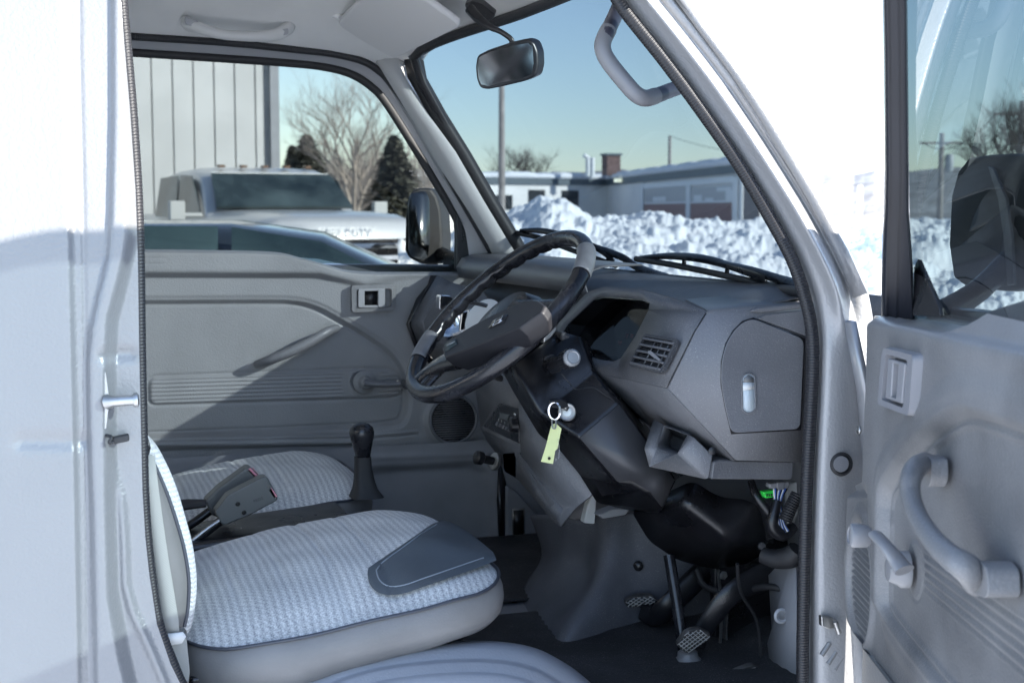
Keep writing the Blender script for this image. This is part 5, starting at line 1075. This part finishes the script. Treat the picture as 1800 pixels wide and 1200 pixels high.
# ================================================================ wipers
WG = [(wsp(i/60, j/30), i, j) for i in range(61) for j in range(14)]; WP = np.array([PX(p[0]) for p in WG])
def onws(u, v, o=.02):
    k = int(np.argmin((WP[:, 0]-u)**2 + (WP[:, 1]-v)**2)); t = (WG[k][0]-CAM).dot(FW); return CAM + ray(u, v)*t + Vector((.85, 0, .5))*o*0 + ray(u, v)*o*.9
def wiper(blade, spine, arm, lab):
    R_ = bpy.data.objects.new('windshield_wiper', None); reg(R_, T, onws(*arm[-1])); R_['label'] = lab
    tube('wiper_rubber', [onws(u, v, .012) for u, v in blade], .0060, M['rubber'], R_, n=8, res=3)
    mb = MB(); sp_ = cr([onws(u, v, .02) for u, v in spine], 5); mb.tube(sp_, [.004+.004*sin(pi*i/(len(sp_)-1)) for i in range(len(sp_))], 8, flat=1.0)
    bl = cr([onws(u, v, .014) for u, v in blade], 8)
    for k in (2, len(sp_)//3, 2*len(sp_)//3, len(sp_)-3):
        a = sp_[k]; b = min(bl, key=lambda q: (q-a).length + abs(q.y-a.y)*2); mb.tube([a, b], .0045, 6)
    mb.build('wiper_frame', M['black'], R_)
    tube('wiper_arm', [onws(u, v, .024) for u, v in arm], [.004, .005] + [.008]*(len(arm)-3) + [.013], M['black'], R_, n=8, res=3)
wiper([(905, 409), (945, 417), (990, 434), (1040, 452), (1083, 467)], [(915, 405), (955, 406), (1000, 418), (1045, 434), (1078, 458)], [(1000, 416), (1040, 431), (1070, 443), (1097, 454), (1120, 470), (1172, 492)], 'wiper in the middle of the windshield')
wiper([(1118, 455), (1180, 465), (1240, 477), (1300, 490), (1362, 503)], [(1125, 453), (1180, 450), (1236, 455), (1290, 470), (1345, 494)], [(1230, 454), (1275, 464), (1320, 476), (1370, 491), (1412, 508)], 'wiper at the driver end of the windshield')
tube('mirror_stay_shadow', [Y(640, 790, 3.0), Y(641, 791, 3.0)], .0001, M['black'], T, n=3) if False else None
# ================================================================ OUTSIDE
def gpt(u, t): d = ray(u, 371); p = CAM + d*(t/d.dot(FW)); return Vector((p.x, p.y, 0))
M['snow'] = mat('snow', (.80, .81, .83), .7, bump=.5, bscale=6, col2=(.72, .73, .75), vscale=2)
M['asph'] = mat('wet_asphalt', (.06, .06, .062), .35, bump=.4, bscale=90, col2=(.25, .25, .26), vscale=1.2)
# ground: one sheet to the horizon
R_ = [0, 3, 6, 10, 15, 25, 50, 100, 300, 900, 2400]; vs = [(0, 0, 0)]; fs = []
for r in R_[1:]:
    for k in range(48): vs.append((r*cos(2*pi*k/48), r*sin(2*pi*k/48), 0))
for k in range(48): fs.append((0, 1+k, 1+(k+1) % 48))
for i in range(len(R_)-2):
    for k in range(48): a = 1+i*48; fs.append((a+k, a+48+k, a+48+(k+1) % 48, a+(k+1) % 48))
tag(mesh('ground', vs, fs, M['snow'], None), kind='structure')
lot = [gpt(-900, 3.9), gpt(-500, 30), gpt(790, 30), gpt(900, 9), gpt(900, 3.9)]
tag(mesh('parking_lot', [p + Vector((0, 0, .006)) for p in lot], [tuple(range(len(lot)))], M['asph'], None, smooth=False), kind='structure')
def vnoise(seed):
    rs = np.random.RandomState(seed); g = rs.rand(64, 64)
    def f(x, y):
        xi = np.floor(x).astype(int); yi = np.floor(y).astype(int); fx = x-xi; fy = y-yi; fx = fx*fx*(3-2*fx); fy = fy*fy*(3-2*fy)
        a = g[xi % 64, yi % 64]; b = g[(xi+1) % 64, yi % 64]; c = g[xi % 64, (yi+1) % 64]; d = g[(xi+1) % 64, (yi+1) % 64]
        return (a+(b-a)*fx)+((c+(d-c)*fx)-(a+(b-a)*fx))*fy
    return f
n1, n2, n3 = vnoise(1), vnoise(2), vnoise(3)
def fbm(x, y, o=4, f=n1):
    s = 0; a = 1
    for k in range(o): s = s + a*(f(x*2**k+k*7.3, y*2**k+k*3.1)-.5); a *= .5
    return s
# wooded hills all round
hm = bpy.data.materials.new('wooded_hill'); hm = mat('wooded_hillside', (.24, .225, .21), .9, col2=(.46, .44, .42), vscale=.25)
vs, fs = [], []; NK = 900
for k in range(NK):
    a = 2*pi*k/NK; r = 330; ht = 9.5 + 3.5*float(fbm(np.array(a*4.+9), np.array(1.7), 3)) + 1.3*float(fbm(np.array(a*90.), np.array(4.), 3, n2))
    for j, (rr_, hh) in enumerate(((r-60, 0), (r-30, ht*.55), (r, ht), (r+10, ht*.9), (r+40, 0))):
        vs.append((rr_*sin(a), rr_*cos(a), hh))
for k in range(NK):
    for j in range(4): a = k*5+j; b = ((k+1) % NK)*5+j; fs.append((a, b, b+1, a+1))
tag(mesh('hills', vs, fs, hm, None, smooth=False), kind='structure')
# ---- snow banks: ploughed heap beyond the windshield
NUc, NTc = 620, 260
cu_ = [700, 800, 850, 890, 920, 950, 985, 1010, 1040, 1100, 1150, 1200, 1260, 1340, 1400, 1470, 1550, 1700, 1900]
cv_ = [456, 430, 402, 380, 370, 358, 360, 376, 390, 388, 386, 391, 394, 398, 402, 392, 388, 392, 395]
uu_ = np.linspace(700, 1900, NUc); tt_ = np.linspace(7.2, 18, NTc)
P_ = np.zeros((NTc, NUc, 3)); crest = np.interp(uu_, cu_, cv_); tc = 13.0
hc_ = 1.45 - (crest-370)/2450*tc
FWh = Vector((sin(YAW), cos(YAW), 0))
for j, t in enumerate(tt_):
    xw = (sin(YAW)*t) + (uu_-900)/2450*t*cos(YAW); yw = (cos(YAW)*t) - (uu_-900)/2450*t*sin(YAW)
    e = (t-8.0)/(tc-8.0); base = hc_*np.clip(e, 0, 1)**.55 if t < tc else hc_*max(0, 1-((t-tc)/4.5)**2)**.5
    k = 1 if t > 7.9 else 0
    lump = fbm(xw*1.3, yw*1.3, 3)*.34*np.clip(1-abs(t-tc)/6, 0, 1)*np.clip(abs(t-tc)/1.2, .15, 1) + fbm(xw*3.6+5, yw*3.6, 5, n2)*.10 + fbm(xw*11+5, yw*11, 2, n3)*.03 + fbm(xw*23+5, yw*23, 2, n1)*.035
    P_[j, :, 0], P_[j, :, 1] = xw, yw; P_[j, :, 2] = np.maximum(-.05, (base + (lump))*k - .02*(1-k))
M['snowb'] = mat('ploughed_snow', (.93, .93, .92), .7, bump=.9, bscale=30, col2=(.82, .81, .80), vscale=3)
tag(gridmesh('snow_bank', P_, M['snowb'], None), 'long bank of lumpy ploughed snow in front of the low building', 'snow bank')
# ---- grey metal building
c0 = gpt(489, 21.0); aw = (RT*-1); aw = Vector((aw.x, aw.y, 0)).normalized(); ang = radians(10); aw = Vector((aw.x*cos(ang)-aw.y*sin(ang), aw.x*sin(ang)+aw.y*cos(ang), 0)); bw = Vector((-aw.y, aw.x, 0)); bw = bw if bw.y > 0 else -bw
GB = thing('metal_building', c0 + aw*5 + bw*4, 'tall grey building clad in vertical metal panels behind the parked pickup', 'building')
prof_ = []; W_ = 11.0; x = 0
while x < W_:
    prof_ += [(x, 0), (x+.004, .06), (x+.020, .06), (x+.024, 0)]; x += .30
sid = mat('grey_metal_siding', (.62, .615, .60), .6, 0, bump=.3, bscale=8, var=.06, vscale=1.5)
surf('front_wall', [[c0 + aw*a + bw*b_ + Vector((0, 0, h)) for a, b_ in prof_] for h in (0, 7.0)], sid, GB, smooth=False)
prism('side_wall', [c0 + Vector((0, 0, 0)), c0 + bw*9, c0 + bw*9 + Vector((0, 0, 7)), c0 + Vector((0, 0, 7))], aw*.2, sid, GB, bevel=0, smooth=False)
prism('roof', [c0 - bw*.2 + Vector((0, 0, 7.0)) - aw*.2, c0 + bw*9 + Vector((0, 0, 7.0)) - aw*.2, c0 + bw*9 + Vector((0, 0, 7.25)) - aw*.2, c0 - bw*.2 + Vector((0, 0, 7.25)) - aw*.2], aw*11.6, sid, GB, bevel=0, smooth=False)
prism('corner_trim', [c0 - bw*.06 - aw*.04, c0 - bw*.06 + aw*.09, c0 - bw*.04 + aw*.09, c0 - bw*.04 - aw*.04], Vector((0, 0, 7)), M['inner_grey'], GB, bevel=0, smooth=False)
# ---- low building with snow on its roof
def bx(name, a, b, z0, z1, dep, m, par, off=0, **k):   # wall-like box from ground point a to b
    a = Vector((a.x, a.y, 0)); b = Vector((b.x, b.y, 0)); d = (b-a).normalized(); nb = Vector((-d.y, d.x, 0)); nb = nb if nb.dot(a) > 0 else -nb
    A_, B_ = a + nb*off, b + nb*off
    return prism(name, [A_+Vector((0, 0, z0)), B_+Vector((0, 0, z0)), B_+Vector((0, 0, z1)), A_+Vector((0, 0, z1))], nb*dep, m, par, bevel=0, smooth=False, **k)
K = gpt(1068, 84); Lw = gpt(690, 76); Rw = gpt(1300, 56)
LB = thing('low_building', K, 'low cream building with snow-covered flat roof and brick chimney behind the snow bank', 'building')
cream = mat('cream_wall', (.82, .80, .76), .8, var=.06, vscale=.6); fas = mat('dark_blue_fascia', (.09, .12, .14), .6); dk = mat('dark_window', (.03, .035, .04), .15); pale = mat('pale_trim', (.8, .8, .78), .6)
bx('wall', Lw, K, 0, 3.0, 12, cream, LB); bx('wall', K, Rw, 0, 3.0, 2, cream, LB)
bx('fascia', Lw, K, 2.95, 3.30, 12.1, fas, LB, off=-.12); bx('fascia', K, Rw, 2.95, 3.30, 2.1, fas, LB, off=-.12)
def snowroof(a, b, dp=12):
    d = (b-a).normalized(); nb = Vector((-d.y, d.x, 0)); nb = nb if nb.dot(a) > 0 else -nb; L_ = (b-a).length; rows = []
    for o_, h in ((-.14, 3.30), (-.25, 3.36), (-.22, 3.58), (.1, 3.64), (min(3, dp-1), 3.68), (dp, 3.68)):
        rows.append([a + d*s + nb*o_ + Vector((0, 0, h + (.05*sin(s*1.7)+.03*sin(s*5.1))*(h > 3.4))) for s in np.linspace(-.5, L_+.5, 70)])
    surf('roof_snow', rows, M['snow'], LB)
snowroof(Lw, K); snowroof(K, Rw, 2)
def wat(a, b, u):            # where pixel column u meets the wall line a-b
    d = ray(u, 370); dv = Vector((d.x, d.y)); e = Vector((b.x-a.x, b.y-a.y)); det = dv.x*(-e.y)+e.x*dv.y; t = (a.x*(-e.y)+e.x*a.y)/det; return Vector((dv.x*t, dv.y*t, 0)), t*d.dot(FW)
def win(a, b, u0, u1, v0, v1, m, name='window', off=-.06, dep=.05):
    p, t = wat(a, b, u0); q, t2 = wat(a, b, u1); tm = (t+t2)/2; return bx(name, p, q, 1.45-(v1-370)/2450*tm, 1.45-(v0-370)/2450*tm, dep, m, LB, off=off)
for (u0, u1, v0, v1) in ((742, 770, 342, 366), (872, 900, 343, 368), (929, 957, 334, 368), (987, 1016, 335, 370)): win(Lw, K, u0, u1, v0, v1, dk)
gw = mat('grey_window', (.45, .45, .45), .5); rb = mat('red_brown_panel', (.26, .14, .13), .6)
for (u0, u1) in ((1134, 1209), (1216, 1291)):
    win(K, Rw, u0, u1, 328, 356, gw); win(K, Rw, u0, u1, 357, 392, rb, 'lower_panel')
for (u0, u1, v0, v1) in ((1209, 1216, 318, 392), (1291, 1299, 312, 392), (1303, 1308, 312, 392), (1128, 1133, 322, 392)): win(K, Rw, u0, u1, v0, v1, pale, 'white_mullion', off=-.10)
win(K, Rw, 1133, 1292, 318, 327, pale, 'pale_lintel', off=-.09); win(K, Rw, 1133, 1292, 354.5, 357.5, pale, 'transom', off=-.09)
win(K, Rw, 1309, 1336, 322, 395, mat('grey_brick_wall', (.2, .18, .175), .8), 'side_panel')
for (u0, u1, v0, v1) in ((1222, 1236, 343, 354), (1262, 1288, 329, 336), (1278, 1290, 334, 352), (1242, 1256, 348, 354), (1150, 1172, 346, 354)):
    win(K, Rw, u0, u1, v0, v1, pale, 'painted_window_reflection', off=-.075, dep=.01)  # white reflections in the panes, laid on as pale plates
tq, tt = wat(Lw, K, 1060)
chb = gpt(1073, 82); prism('chimney', [chb + Vector((-.4, -.4, 3.5)), chb + Vector((.45, -.4, 3.5)), chb + Vector((.45, .4, 3.5)), chb + Vector((-.4, .4, 3.5))], (0, 0, 1.15), mat('brick', (.16, .10, .09), .8, var=.3, vscale=8), LB, bevel=0, smooth=False)
prism('chimney_cap', [chb + Vector((-.48, -.48, 4.65)), chb + Vector((.53, -.48, 4.65)), chb + Vector((.53, .48, 4.65)), chb + Vector((-.48, .48, 4.65))], (0, 0, .12), fas, LB, bevel=0, smooth=False)
for du_ in (0, 8):
    p = gpt(1033+du_, 81); tube('vent_pipe', [p + Vector((0, 0, 3.4)), p + Vector((0, 0, 4.5))] + ([p + Vector((-.25, 0, 4.62))] if not du_ else []), .14, pale, LB, n=10)
lp = gpt(1087, 79); lamp = prism('wall_lamp', [lp + Vector((-.15, 0, 3.05)), lp + Vector((.2, 0, 3.05)), lp + Vector((.2, 0, 3.25)), lp + Vector((-.15, 0, 3.25))], (0, .3, 0), mat('lit_lamp', (.9, .9, .8), .5, emis=(.9, .85, .6)), LB, bevel=0, smooth=False)
# ---- poles and wires
pw = mat('weathered_pole', (.30, .27, .25), .8, var=.2, vscale=3)
def pole(u, t, r, vtop, lab, lean=(0, 0)):
    p = gpt(u, t); h = 1.45 - (vtop-370)/2450*t
    o = tube('utility_pole', [p + Vector((0, 0, -.1)), p + Vector((lean[0]*.5, 0, h*.5)), p + Vector((lean[0], 0, h))], [r*1.15, r, r*.8], pw, None, n=10); tag(o, lab, 'utility pole', 'utility poles in the distance'); return p + Vector((0, 0, h))
tops = [pole(882, 34, .085, 112, 'tall pale wooden pole left of centre, its top behind the interior mirror'), pole(1176, 120, .16, 240, 'thin short pole above the roof of the low building')]
pR = []
for u, t, vt, lab in ((1652, 70, 235, 'pole with crossarm seen through the right door glass'), (1791, 55, 180, 'pole with transformer at the right edge of the photo')):
    p = gpt(u, t); h = 1.45-(vt-370)/2450*t; U_ = thing('utility_pole', p, lab, 'utility pole', 'utility poles in the distance')
    tube('pole', [p, p + Vector((0, 0, h))], [.17, .12], pw, U_, n=10); tube('crossarm', [p + RT*-1.1 + Vector((0, 0, h-.5)), p + RT*1.1 + Vector((0, 0, h-.5))], .06, pw, U_, n=6)
    lathe('transformer', [(.2, 0), (.22, .05), (.22, .75), (.15, .85)], p + RT*.4 + Vector((0, 0, h-1.9)), (0, 0, 1), mat('transformer_grey', (.4, .4, .4), .5), U_, n=16); pR.append(p + Vector((0, 0, h-.45)))
wm = M['rubber']
def wire(a, b, sag, lab):
    o = tube('wire', [a.lerp(b, t) - Vector((0, 0, sag*4*t*(1-t))) for t in np.linspace(0, 1, 16)], .02, wm, None, n=5); tag(o, lab, 'wire', 'overhead wires')
wire(tops[1], gpt(1420, 90) + Vector((0, 0, 5.2)), .6, 'thin dark wire running right from the short pole above the roof')
for k in (-1, 0, 1): wire(pR[0] + RT*k, pR[1] + RT*k, .8, ('upper', 'middle', 'lower')[k+1] + ' wire between the two poles beyond the right door')
for k, (u, t, vt) in enumerate(((1453, 60, 325), (1482, 60, 318), (1511, 60, 326))):
    p = gpt(u, t); o = tube('fence_post', [p, p + Vector((0, 0, 1.45-(vt-370)/2450*t))], .09, pale, None, n=8); tag(o, ('left', 'middle', 'right')[k] + ' white post in the gap between pillar and open door', 'post', 'white posts')
# ---- trees
bark = mat('winter_bark', (.30, .26, .23), .9, var=.25, vscale=6); bark2 = mat('dark_bark', (.09, .075, .065), .9)
def branchy(mb, p, d, L_, r, lev, maxl, rs, spread=.55, mi=0):
    n = 4; pts = [p]; dd_ = d.copy()
    for k in range(n):
        dd_ = (dd_ + Vector((rs.uniform(-1, 1), rs.uniform(-1, 1), rs.uniform(-.4, .7)))*.13).normalized(); pts.append(pts[-1] + dd_*L_/n)
    mb.tube(pts, [r*(1-.45*k/n) for k in range(n+1)], 5 if lev else 8, mi, caps=False)
    if lev >= maxl: return
    for k in range(rs.randint(3, 5) if lev else 6):
        t = rs.uniform(.35, 1.0); i = min(int(t*n), n-1); q = pts[i].lerp(pts[i+1], t*n-i)
        a = Vector((rs.uniform(-1, 1), rs.uniform(-1, 1), rs.uniform(-.1, .6))).normalized(); nd = (dd_*(1-spread) + a*spread).normalized()
        branchy(mb, q, nd, L_*rs.uniform(.5, .75), r*.55*(1-.3*t), lev+1, maxl, rs, spread, mi)
def baretree(u, t, vtop, lab, seed, r=.22, maxl=4, trunk=.42, m=bark, spread=.55):
    rs = random.Random(seed); p = gpt(u, t); h = 1.45-(vtop-370)/2450*t; B = thing('bare_tree', p, lab, 'tree', 'bare winter trees')
    spread = spread*.8
    mb = MB(); [branchy(mb, p + Vector((0, 0, h*.20)), Vector((.32*cos(q), .3*sin(q), 1)).normalized(), h*trunk*rs.uniform(.85, 1.15), r*.55, 0, maxl, rs, spread) for q in (0.3, 2.3, 4.4)]; mb.build('crown', m, B)
    tube('trunk', [p - Vector((0, 0, .2)), p + Vector((.04, 0, h*.12)), p + Vector((0, 0, h*.24))], [r*1.3, r, r*.85], m, B, n=10)
baretree(622, 38, 105, 'large bare tree between the two conifers, seen through the left door window', 3, .12, 5, .38)
baretree(575, 60, 240, 'small bare tree at the corner of the grey building', 5, .14, 4, .36)
baretree(918, 95, 225, 'bushy bare tree beyond the pale pole, behind the low building', 8, .22, 5, .34, bark2, .7)
baretree(1775, 45, 150, 'bare tree seen through the right door glass', 11, .2, 5, .36, bark2)
for k, (u, t, v) in enumerate(((598, 75, 262), (640, 70, 250), (665, 72, 268))):
    baretree(u, t, v, ('slim bare sapling left of the big bare tree', 'slim bare sapling right behind the big bare tree', 'slim bare sapling left of the right-hand conifer')[k], 20+k, .09, 4, .4)
def conifer(u, t, vtop, lab, seed, wd):
    wd = wd*1.4
    rs = random.Random(seed); p = gpt(u, t); h = 1.45-(vtop-370)/2450*t; C_ = thing('conifer', p, lab, 'tree', 'dark conifers')
    tube('trunk', [p, p + Vector((0, 0, h*.95))], [.22, .03], bark2, C_, n=8); vs, fs = [], []
    for k in range(15000):
        f = rs.random()**.8; hh = h*(.06+.94*f); a = rs.uniform(0, 2*pi); lay = (hh*3.1+a*.5+seed+.5*sin(a*2)) % 1.0; R0 = wd*((1-f)**.8+.04)*(.62+.55*(1-lay))*(1+.30*sin(a*5+int(hh*3.1)*2.3)*(1-f*.5))
        r = R0*rs.random()**.55; q = p + Vector((r*cos(a), r*sin(a), hh - .18*r + rs.uniform(-.12, .12))); s = rs.uniform(.06, .17)
        d1 = Vector((cos(a), sin(a), rs.uniform(-.5, .25)))*s; d2 = Vector((-sin(a), cos(a), rs.uniform(-.3, .3)))*s*.45
        i = len(vs); vs += [q-d2, q+d1, q+d2, q-d1*.4]; fs.append((i, i+1, i+2, i+3))
    mesh('crown', vs, fs, mat('dark_needles', (.055, .06, .045), .95, col2=(.17, .165, .13), vscale=4), C_, smooth=False)
conifer(541, 42, 243, 'dark bushy conifer just right of the grey building', 1, 1.05)
conifer(694, 36, 246, 'taller dark conifer beside the far door mirror', 2, .85)
conifer(515, 48, 262, 'smaller dark conifer touching the corner of the grey building', 4, .6)
br = MB(); rs = random.Random(5); 
for k in range(260):
    u = rs.uniform(560, 760); t = rs.uniform(60, 85); p = gpt(u, t); hgt = rs.uniform(2.5, 5.2); q = p
    br.tube([p, p + Vector((rs.uniform(-.4, .4), 0, hgt*.6)), p + Vector((rs.uniform(-.9, .9), 0, hgt))], [.05, .03, .008], 4, caps=False)
    for j in range(5): a = p + Vector((0, 0, hgt*rs.uniform(.3, .8))); br.tube([a, a + Vector((rs.uniform(-1, 1), rs.uniform(-.3, .3), rs.uniform(.5, 1.4)))], [.02, .006], 3, caps=False)
tag(br.build('brushwood', mat('grey_brush', (.22, .19, .17), .9), None), 'grey leafless brushwood behind the bare tree and conifers', 'brush', kind='stuff')
# ---- vehicles
def loftbox(mb, secs, n=24, e=5, mi=0):   # sections: (x, halfwidth, z0, z1)
    vs, fs = [], []
    for x, hw, z0, z1 in secs:
        for k in range(n):
            a = 2*pi*(k+.5)/n; c, s = cos(a), sin(a); r = (abs(c)**e+abs(s)**e)**(-1/e); vs.append(Vector((x, hw*r*c, (z0+z1)/2 + (z1-z0)/2*r*s)))
    for i in range(len(secs)-1):
        for k in range(n): fs.append((i*n+k, i*n+(k+1) % n, (i+1)*n+(k+1) % n, (i+1)*n+k))
    fs += [tuple(range(n))[::-1], tuple((len(secs)-1)*n+k for k in range(n))]; mb.add(vs, fs, mi)
class Place:
    def __init__(s, org, fwd): s.o = Vector(org); s.f = Vector(fwd).normalized(); s.l = Vector((-s.f.y, s.f.x, 0))
    def __call__(s, p): p = Vector(p); return s.o + s.f*p.x + s.l*p.y + Vector((0, 0, p.z))
    def fin(s, mb): mb.v = [s(p) for p in mb.v]; return mb
tyre = mat('tyre_rubber', (.02, .02, .02), .7); rim = mat('alloy_rim', (.5, .5, .52), .3, .8)
def wheel(pl, par, x, y, r):
    sg = 1 if y > 0 else -1
    w_ = lathe('wheel', [(r*.6, -.11), (r*.97, -.11), (r, -.08), (r, .08), (r*.97, .11), (r*.62, .11), (r*.6, .07)], pl((x, y, r)), pl.l*sg, tyre, par, n=28)
    lathe('rim', [(.001, .05), (r*.2, .07), (r*.3, .05), (r*.56, .075), (r*.62, .10)], pl((x, y, r)), pl.l*sg, rim, w_, n=20)
# pickup: front turned to the right of the photograph
fh = Vector((-sin(YAW), -cos(YAW), 0)); rh = Vector((RT.x, RT.y, 0)); ah = radians(29)
pl = Place(gpt(446, 16.6), fh*cos(ah) + rh*sin(ah))
PK = thing('pickup_truck', pl.o, 'large silver pickup parked in front of the grey metal building, its front to the right', 'pickup')
pp_ = mat('silver_pickup_paint', (.55, .56, .57), .3, .4, coat=.5); pg = mat('pickup_glass', (.006, .012, .014), .06, spec=.8, col2=(.06, .085, .09), vscale=1.6)  # patchy tone in the pickup glass colour stands in for reflections
mb = MB(); loftbox(mb, [(-2.95, .94, .55, 1.34), (-2.9, .98, .5, 1.40), (-1.0, 1.0, .45, 1.43), (1.15, 1.0, .42, 1.46), (1.9, .985, .42, 1.45), (2.5, .96, .45, 1.42), (2.78, .93, .5, 1.38), (2.86, .90, .55, 1.33)], e=7)
pl.fin(mb).build('body', pp_, PK)
mb = MB(); loftbox(mb, [(-1.25, .86, 1.24, 1.30), (-1.2, .84, 1.24, 1.5), (-1.05, .80, 1.24, 1.88), (-.9, .79, 1.24, 1.93), (.0, .80, 1.24, 1.955), (.38, .80, 1.24, 1.93), (.55, .81, 1.24, 1.86), (.95, .88, 1.24, 1.5), (1.2, .92, 1.24, 1.31)], n=32, e=7)
pl.fin(mb).build('cab', pp_, PK)
def ppoly(name, pts, m, par=PK, t=.01, ax=(0, 1, 0)):
    mb = MB(); mb.prism(pts, ax if isinstance(ax, Vector) else Vector(ax)*t); return fixn(pl.fin(mb).build(name, m, par, smooth=False))
ppoly('windshield', [(.64, -.71, 1.84), (.64, .71, 1.84), (1.12, .80, 1.47), (1.12, -.80, 1.47)], pg, ax=Vector((.02, 0, .03)))
for sg in (-1, 1):
    ppoly('side_window', [(.45, .86*sg, 1.84), (.95, .91*sg, 1.38), (.0, .91*sg, 1.36), (-.02, .86*sg, 1.86)], pg, t=.01*sg)
    ppoly('side_window', [(-.10, .86*sg, 1.86), (-.08, .91*sg, 1.36), (-1.02, .90*sg, 1.38), (-.88, .86*sg, 1.84)], pg, t=.01*sg)
    mb = MB(); mb.box((.98, 1.20*sg, 1.45), .09, .17, .21); mb.tube([(1.0, .92*sg, 1.40), (1.0, 1.14*sg, 1.40)], .03, 6); mr_ = pl.fin(mb).build('tow_mirror', M['dashl'] if 0 else mat('pale_mirror_cap', (.4, .41, .41), .4), PK, bevel=.045, seg=4)
    mb = MB(); mb.box((2.85, .79*sg, 1.0), .06, .20, .30); pl.fin(mb).build('headlight', M['chrome'], PK, bevel=.02)
    for x in (-1.85, 1.85): wheel(pl, PK, x, .90*sg, .41)
mb = MB(); mb.box((2.87, 0, .97), .04, 1.34, .38); gr = pl.fin(mb).build('grille', M['black'], PK, bevel=.01)
for k in range(3): mb = MB(); mb.box((2.90, 0, .85+.12*k), .03, 1.32, .05); pl.fin(mb).build('grille_bar', M['chrome'], gr, bevel=.004)
mb = MB(); mb.box((2.93, 0, .62), .12, 1.75, .22); pl.fin(mb).build('bumper', M['chrome'], PK, bevel=.03)
text('hood_lettering', 'SUPER DUTY', .11, pl((2.905, 0, 1.24)), pl.l*1, Vector((0, 0, 1)), mat('bright_badge', (.85, .86, .87), .35), PK, ext=.004)
for k in range(5): mb = MB(); mb.box((.42, (k-2)*.26, 1.955), .10, .07, .03); pl.fin(mb).build('roof_lamp', mat('amber_roof_lamp', (.12, .06, .03), .4), PK, bevel=.005)
for sg in (-1, 1):
    mb = MB()
    for x in (1.0, -.05, -1.15): mb.box((x, 1.0*sg, .88), .012, .012, .72)
    mb.box((.48, 1.0*sg, .50), 1.1, .012, .012); mb.box((-.6, 1.0*sg, .50), 1.1, .012, .012); pl.fin(mb).build('door_seams', M['black'], PK, smooth=False)
    for x in (.1, -1.0): mb = MB(); mb.box((x, 1.015*sg, 1.10), .20, .03, .035); pl.fin(mb).build('door_handle', M['chrome'], PK, bevel=.008)
mb = MB(); mb.box((.62, 0, 1.865), .03, 1.4, .03, M=None); pl.fin(mb).build('windshield_top_trim', mat('bright_trim', (.7, .71, .7), .4), PK, bevel=.005)
for sg in (-1, 1): mb = MB(); mb.tube([(1.19, .1*sg, 1.36), (1.10, .62*sg, 1.42)], .012, 5); pl.fin(mb).build('wiper', M['black'], PK)
mb = MB(); mb.box((.75, -.38, 1.55), .10, .42, .36); mb.box((.75, .38, 1.55), .10, .42, .36); pl.fin(mb).build('front_seats', mat('tan_seats', (.10, .085, .07), .8), PK, bevel=.05)
# dark car close by, side on
pl = Place(Dp(398, 371, 5.75), RT*1.0 + FW*.12); pl.o.z = 0; pl.f = Vector((pl.f.x, pl.f.y, 0)).normalized(); pl.l = Vector((-pl.f.y, pl.f.x, 0))
CR = thing('dark_car', pl.o, 'dark blue car parked close beside the mini truck, in front of the silver pickup', 'car')
cp_ = mat('dark_blue_car_paint', (.03, .042, .06), .2, .3, coat=1); cg = mat('car_glass', (.006, .016, .018), .05, spec=.9, col2=(.05, .085, .085), vscale=2.2)  # lighter patches in the car glass colour imitate reflections
mb = MB(); loftbox(mb, [(-2.2, .70, .55, .9), (-2.1, .80, .35, 1.0), (-1.2, .86, .25, 1.04), (.6, .87, .22, 1.0), (1.3, .86, .22, .92), (2.0, .80, .3, .78), (2.15, .70, .4, .66)], e=6); pl.fin(mb).build('body', cp_, CR)
mb = MB(); loftbox(mb, [(-1.75, .70, .9, 1.02), (-1.2, .66, .9, 1.26), (-.8, .62, .9, 1.375), (-.4, .60, .9, 1.41), (.05, .59, .9, 1.41), (.40, .61, .9, 1.36), (.75, .66, .9, 1.20), (1.10, .74, .9, .99)], n=32, e=5); pl.fin(mb).build('greenhouse', cp_, CR)
def side(l, m, nm):
    for sg in (-1, 1):
        mb = MB(); mb.prism([(x, (.735-.29*(z_-1.0))*sg*1.0, z_) for x, z_ in l], (0, .008*sg, 0)); fixn(pl.fin(mb).build(nm, m, CR, smooth=False))
side([(-1.25, 1.06), (.02, 1.03), (.02, 1.392), (-.4, 1.395), (-.80, 1.36), (-1.1, 1.26)], cg, 'side_window'); side([(.07, 1.03), (.95, 1.0), (.72, 1.17), (.40, 1.335), (.07, 1.39)], cg, 'side_window')
mb = MB(); mb.box((.86, -.93, 1.04), .16, .14, .13); mm_ = pl.fin(mb).build('car_mirror', M['chrome'], CR, bevel=.05)
for sg in (-1, 1):
    for x in (-1.35, 1.35): wheel(pl, CR, x, .80*sg, .31)
# wheels and bed of the mini truck itself, below the frame
for x in (.35, -1.9):
    for y, sg in ((1.86, -1), (3.02, 1)): lathe('road_wheel', [(.16, -.07), (.25, -.07), (.265, -.04), (.265, .05), (.25, .075), (.16, .07), (.14, .03), (.001, .04)], (x, y, .265), (0, sg, 0), tyre, T, n=30)
b = MB(); b.box((-1.75, 2.44, .62), 2.2, 1.36, .08); b.box((-1.75, 1.78, .80), 2.2, .03, .28); b.box((-1.75, 3.10, .80), 2.2, .03, .28); b.build('cargo_bed', M['paint_smooth'], T, bevel=.01)
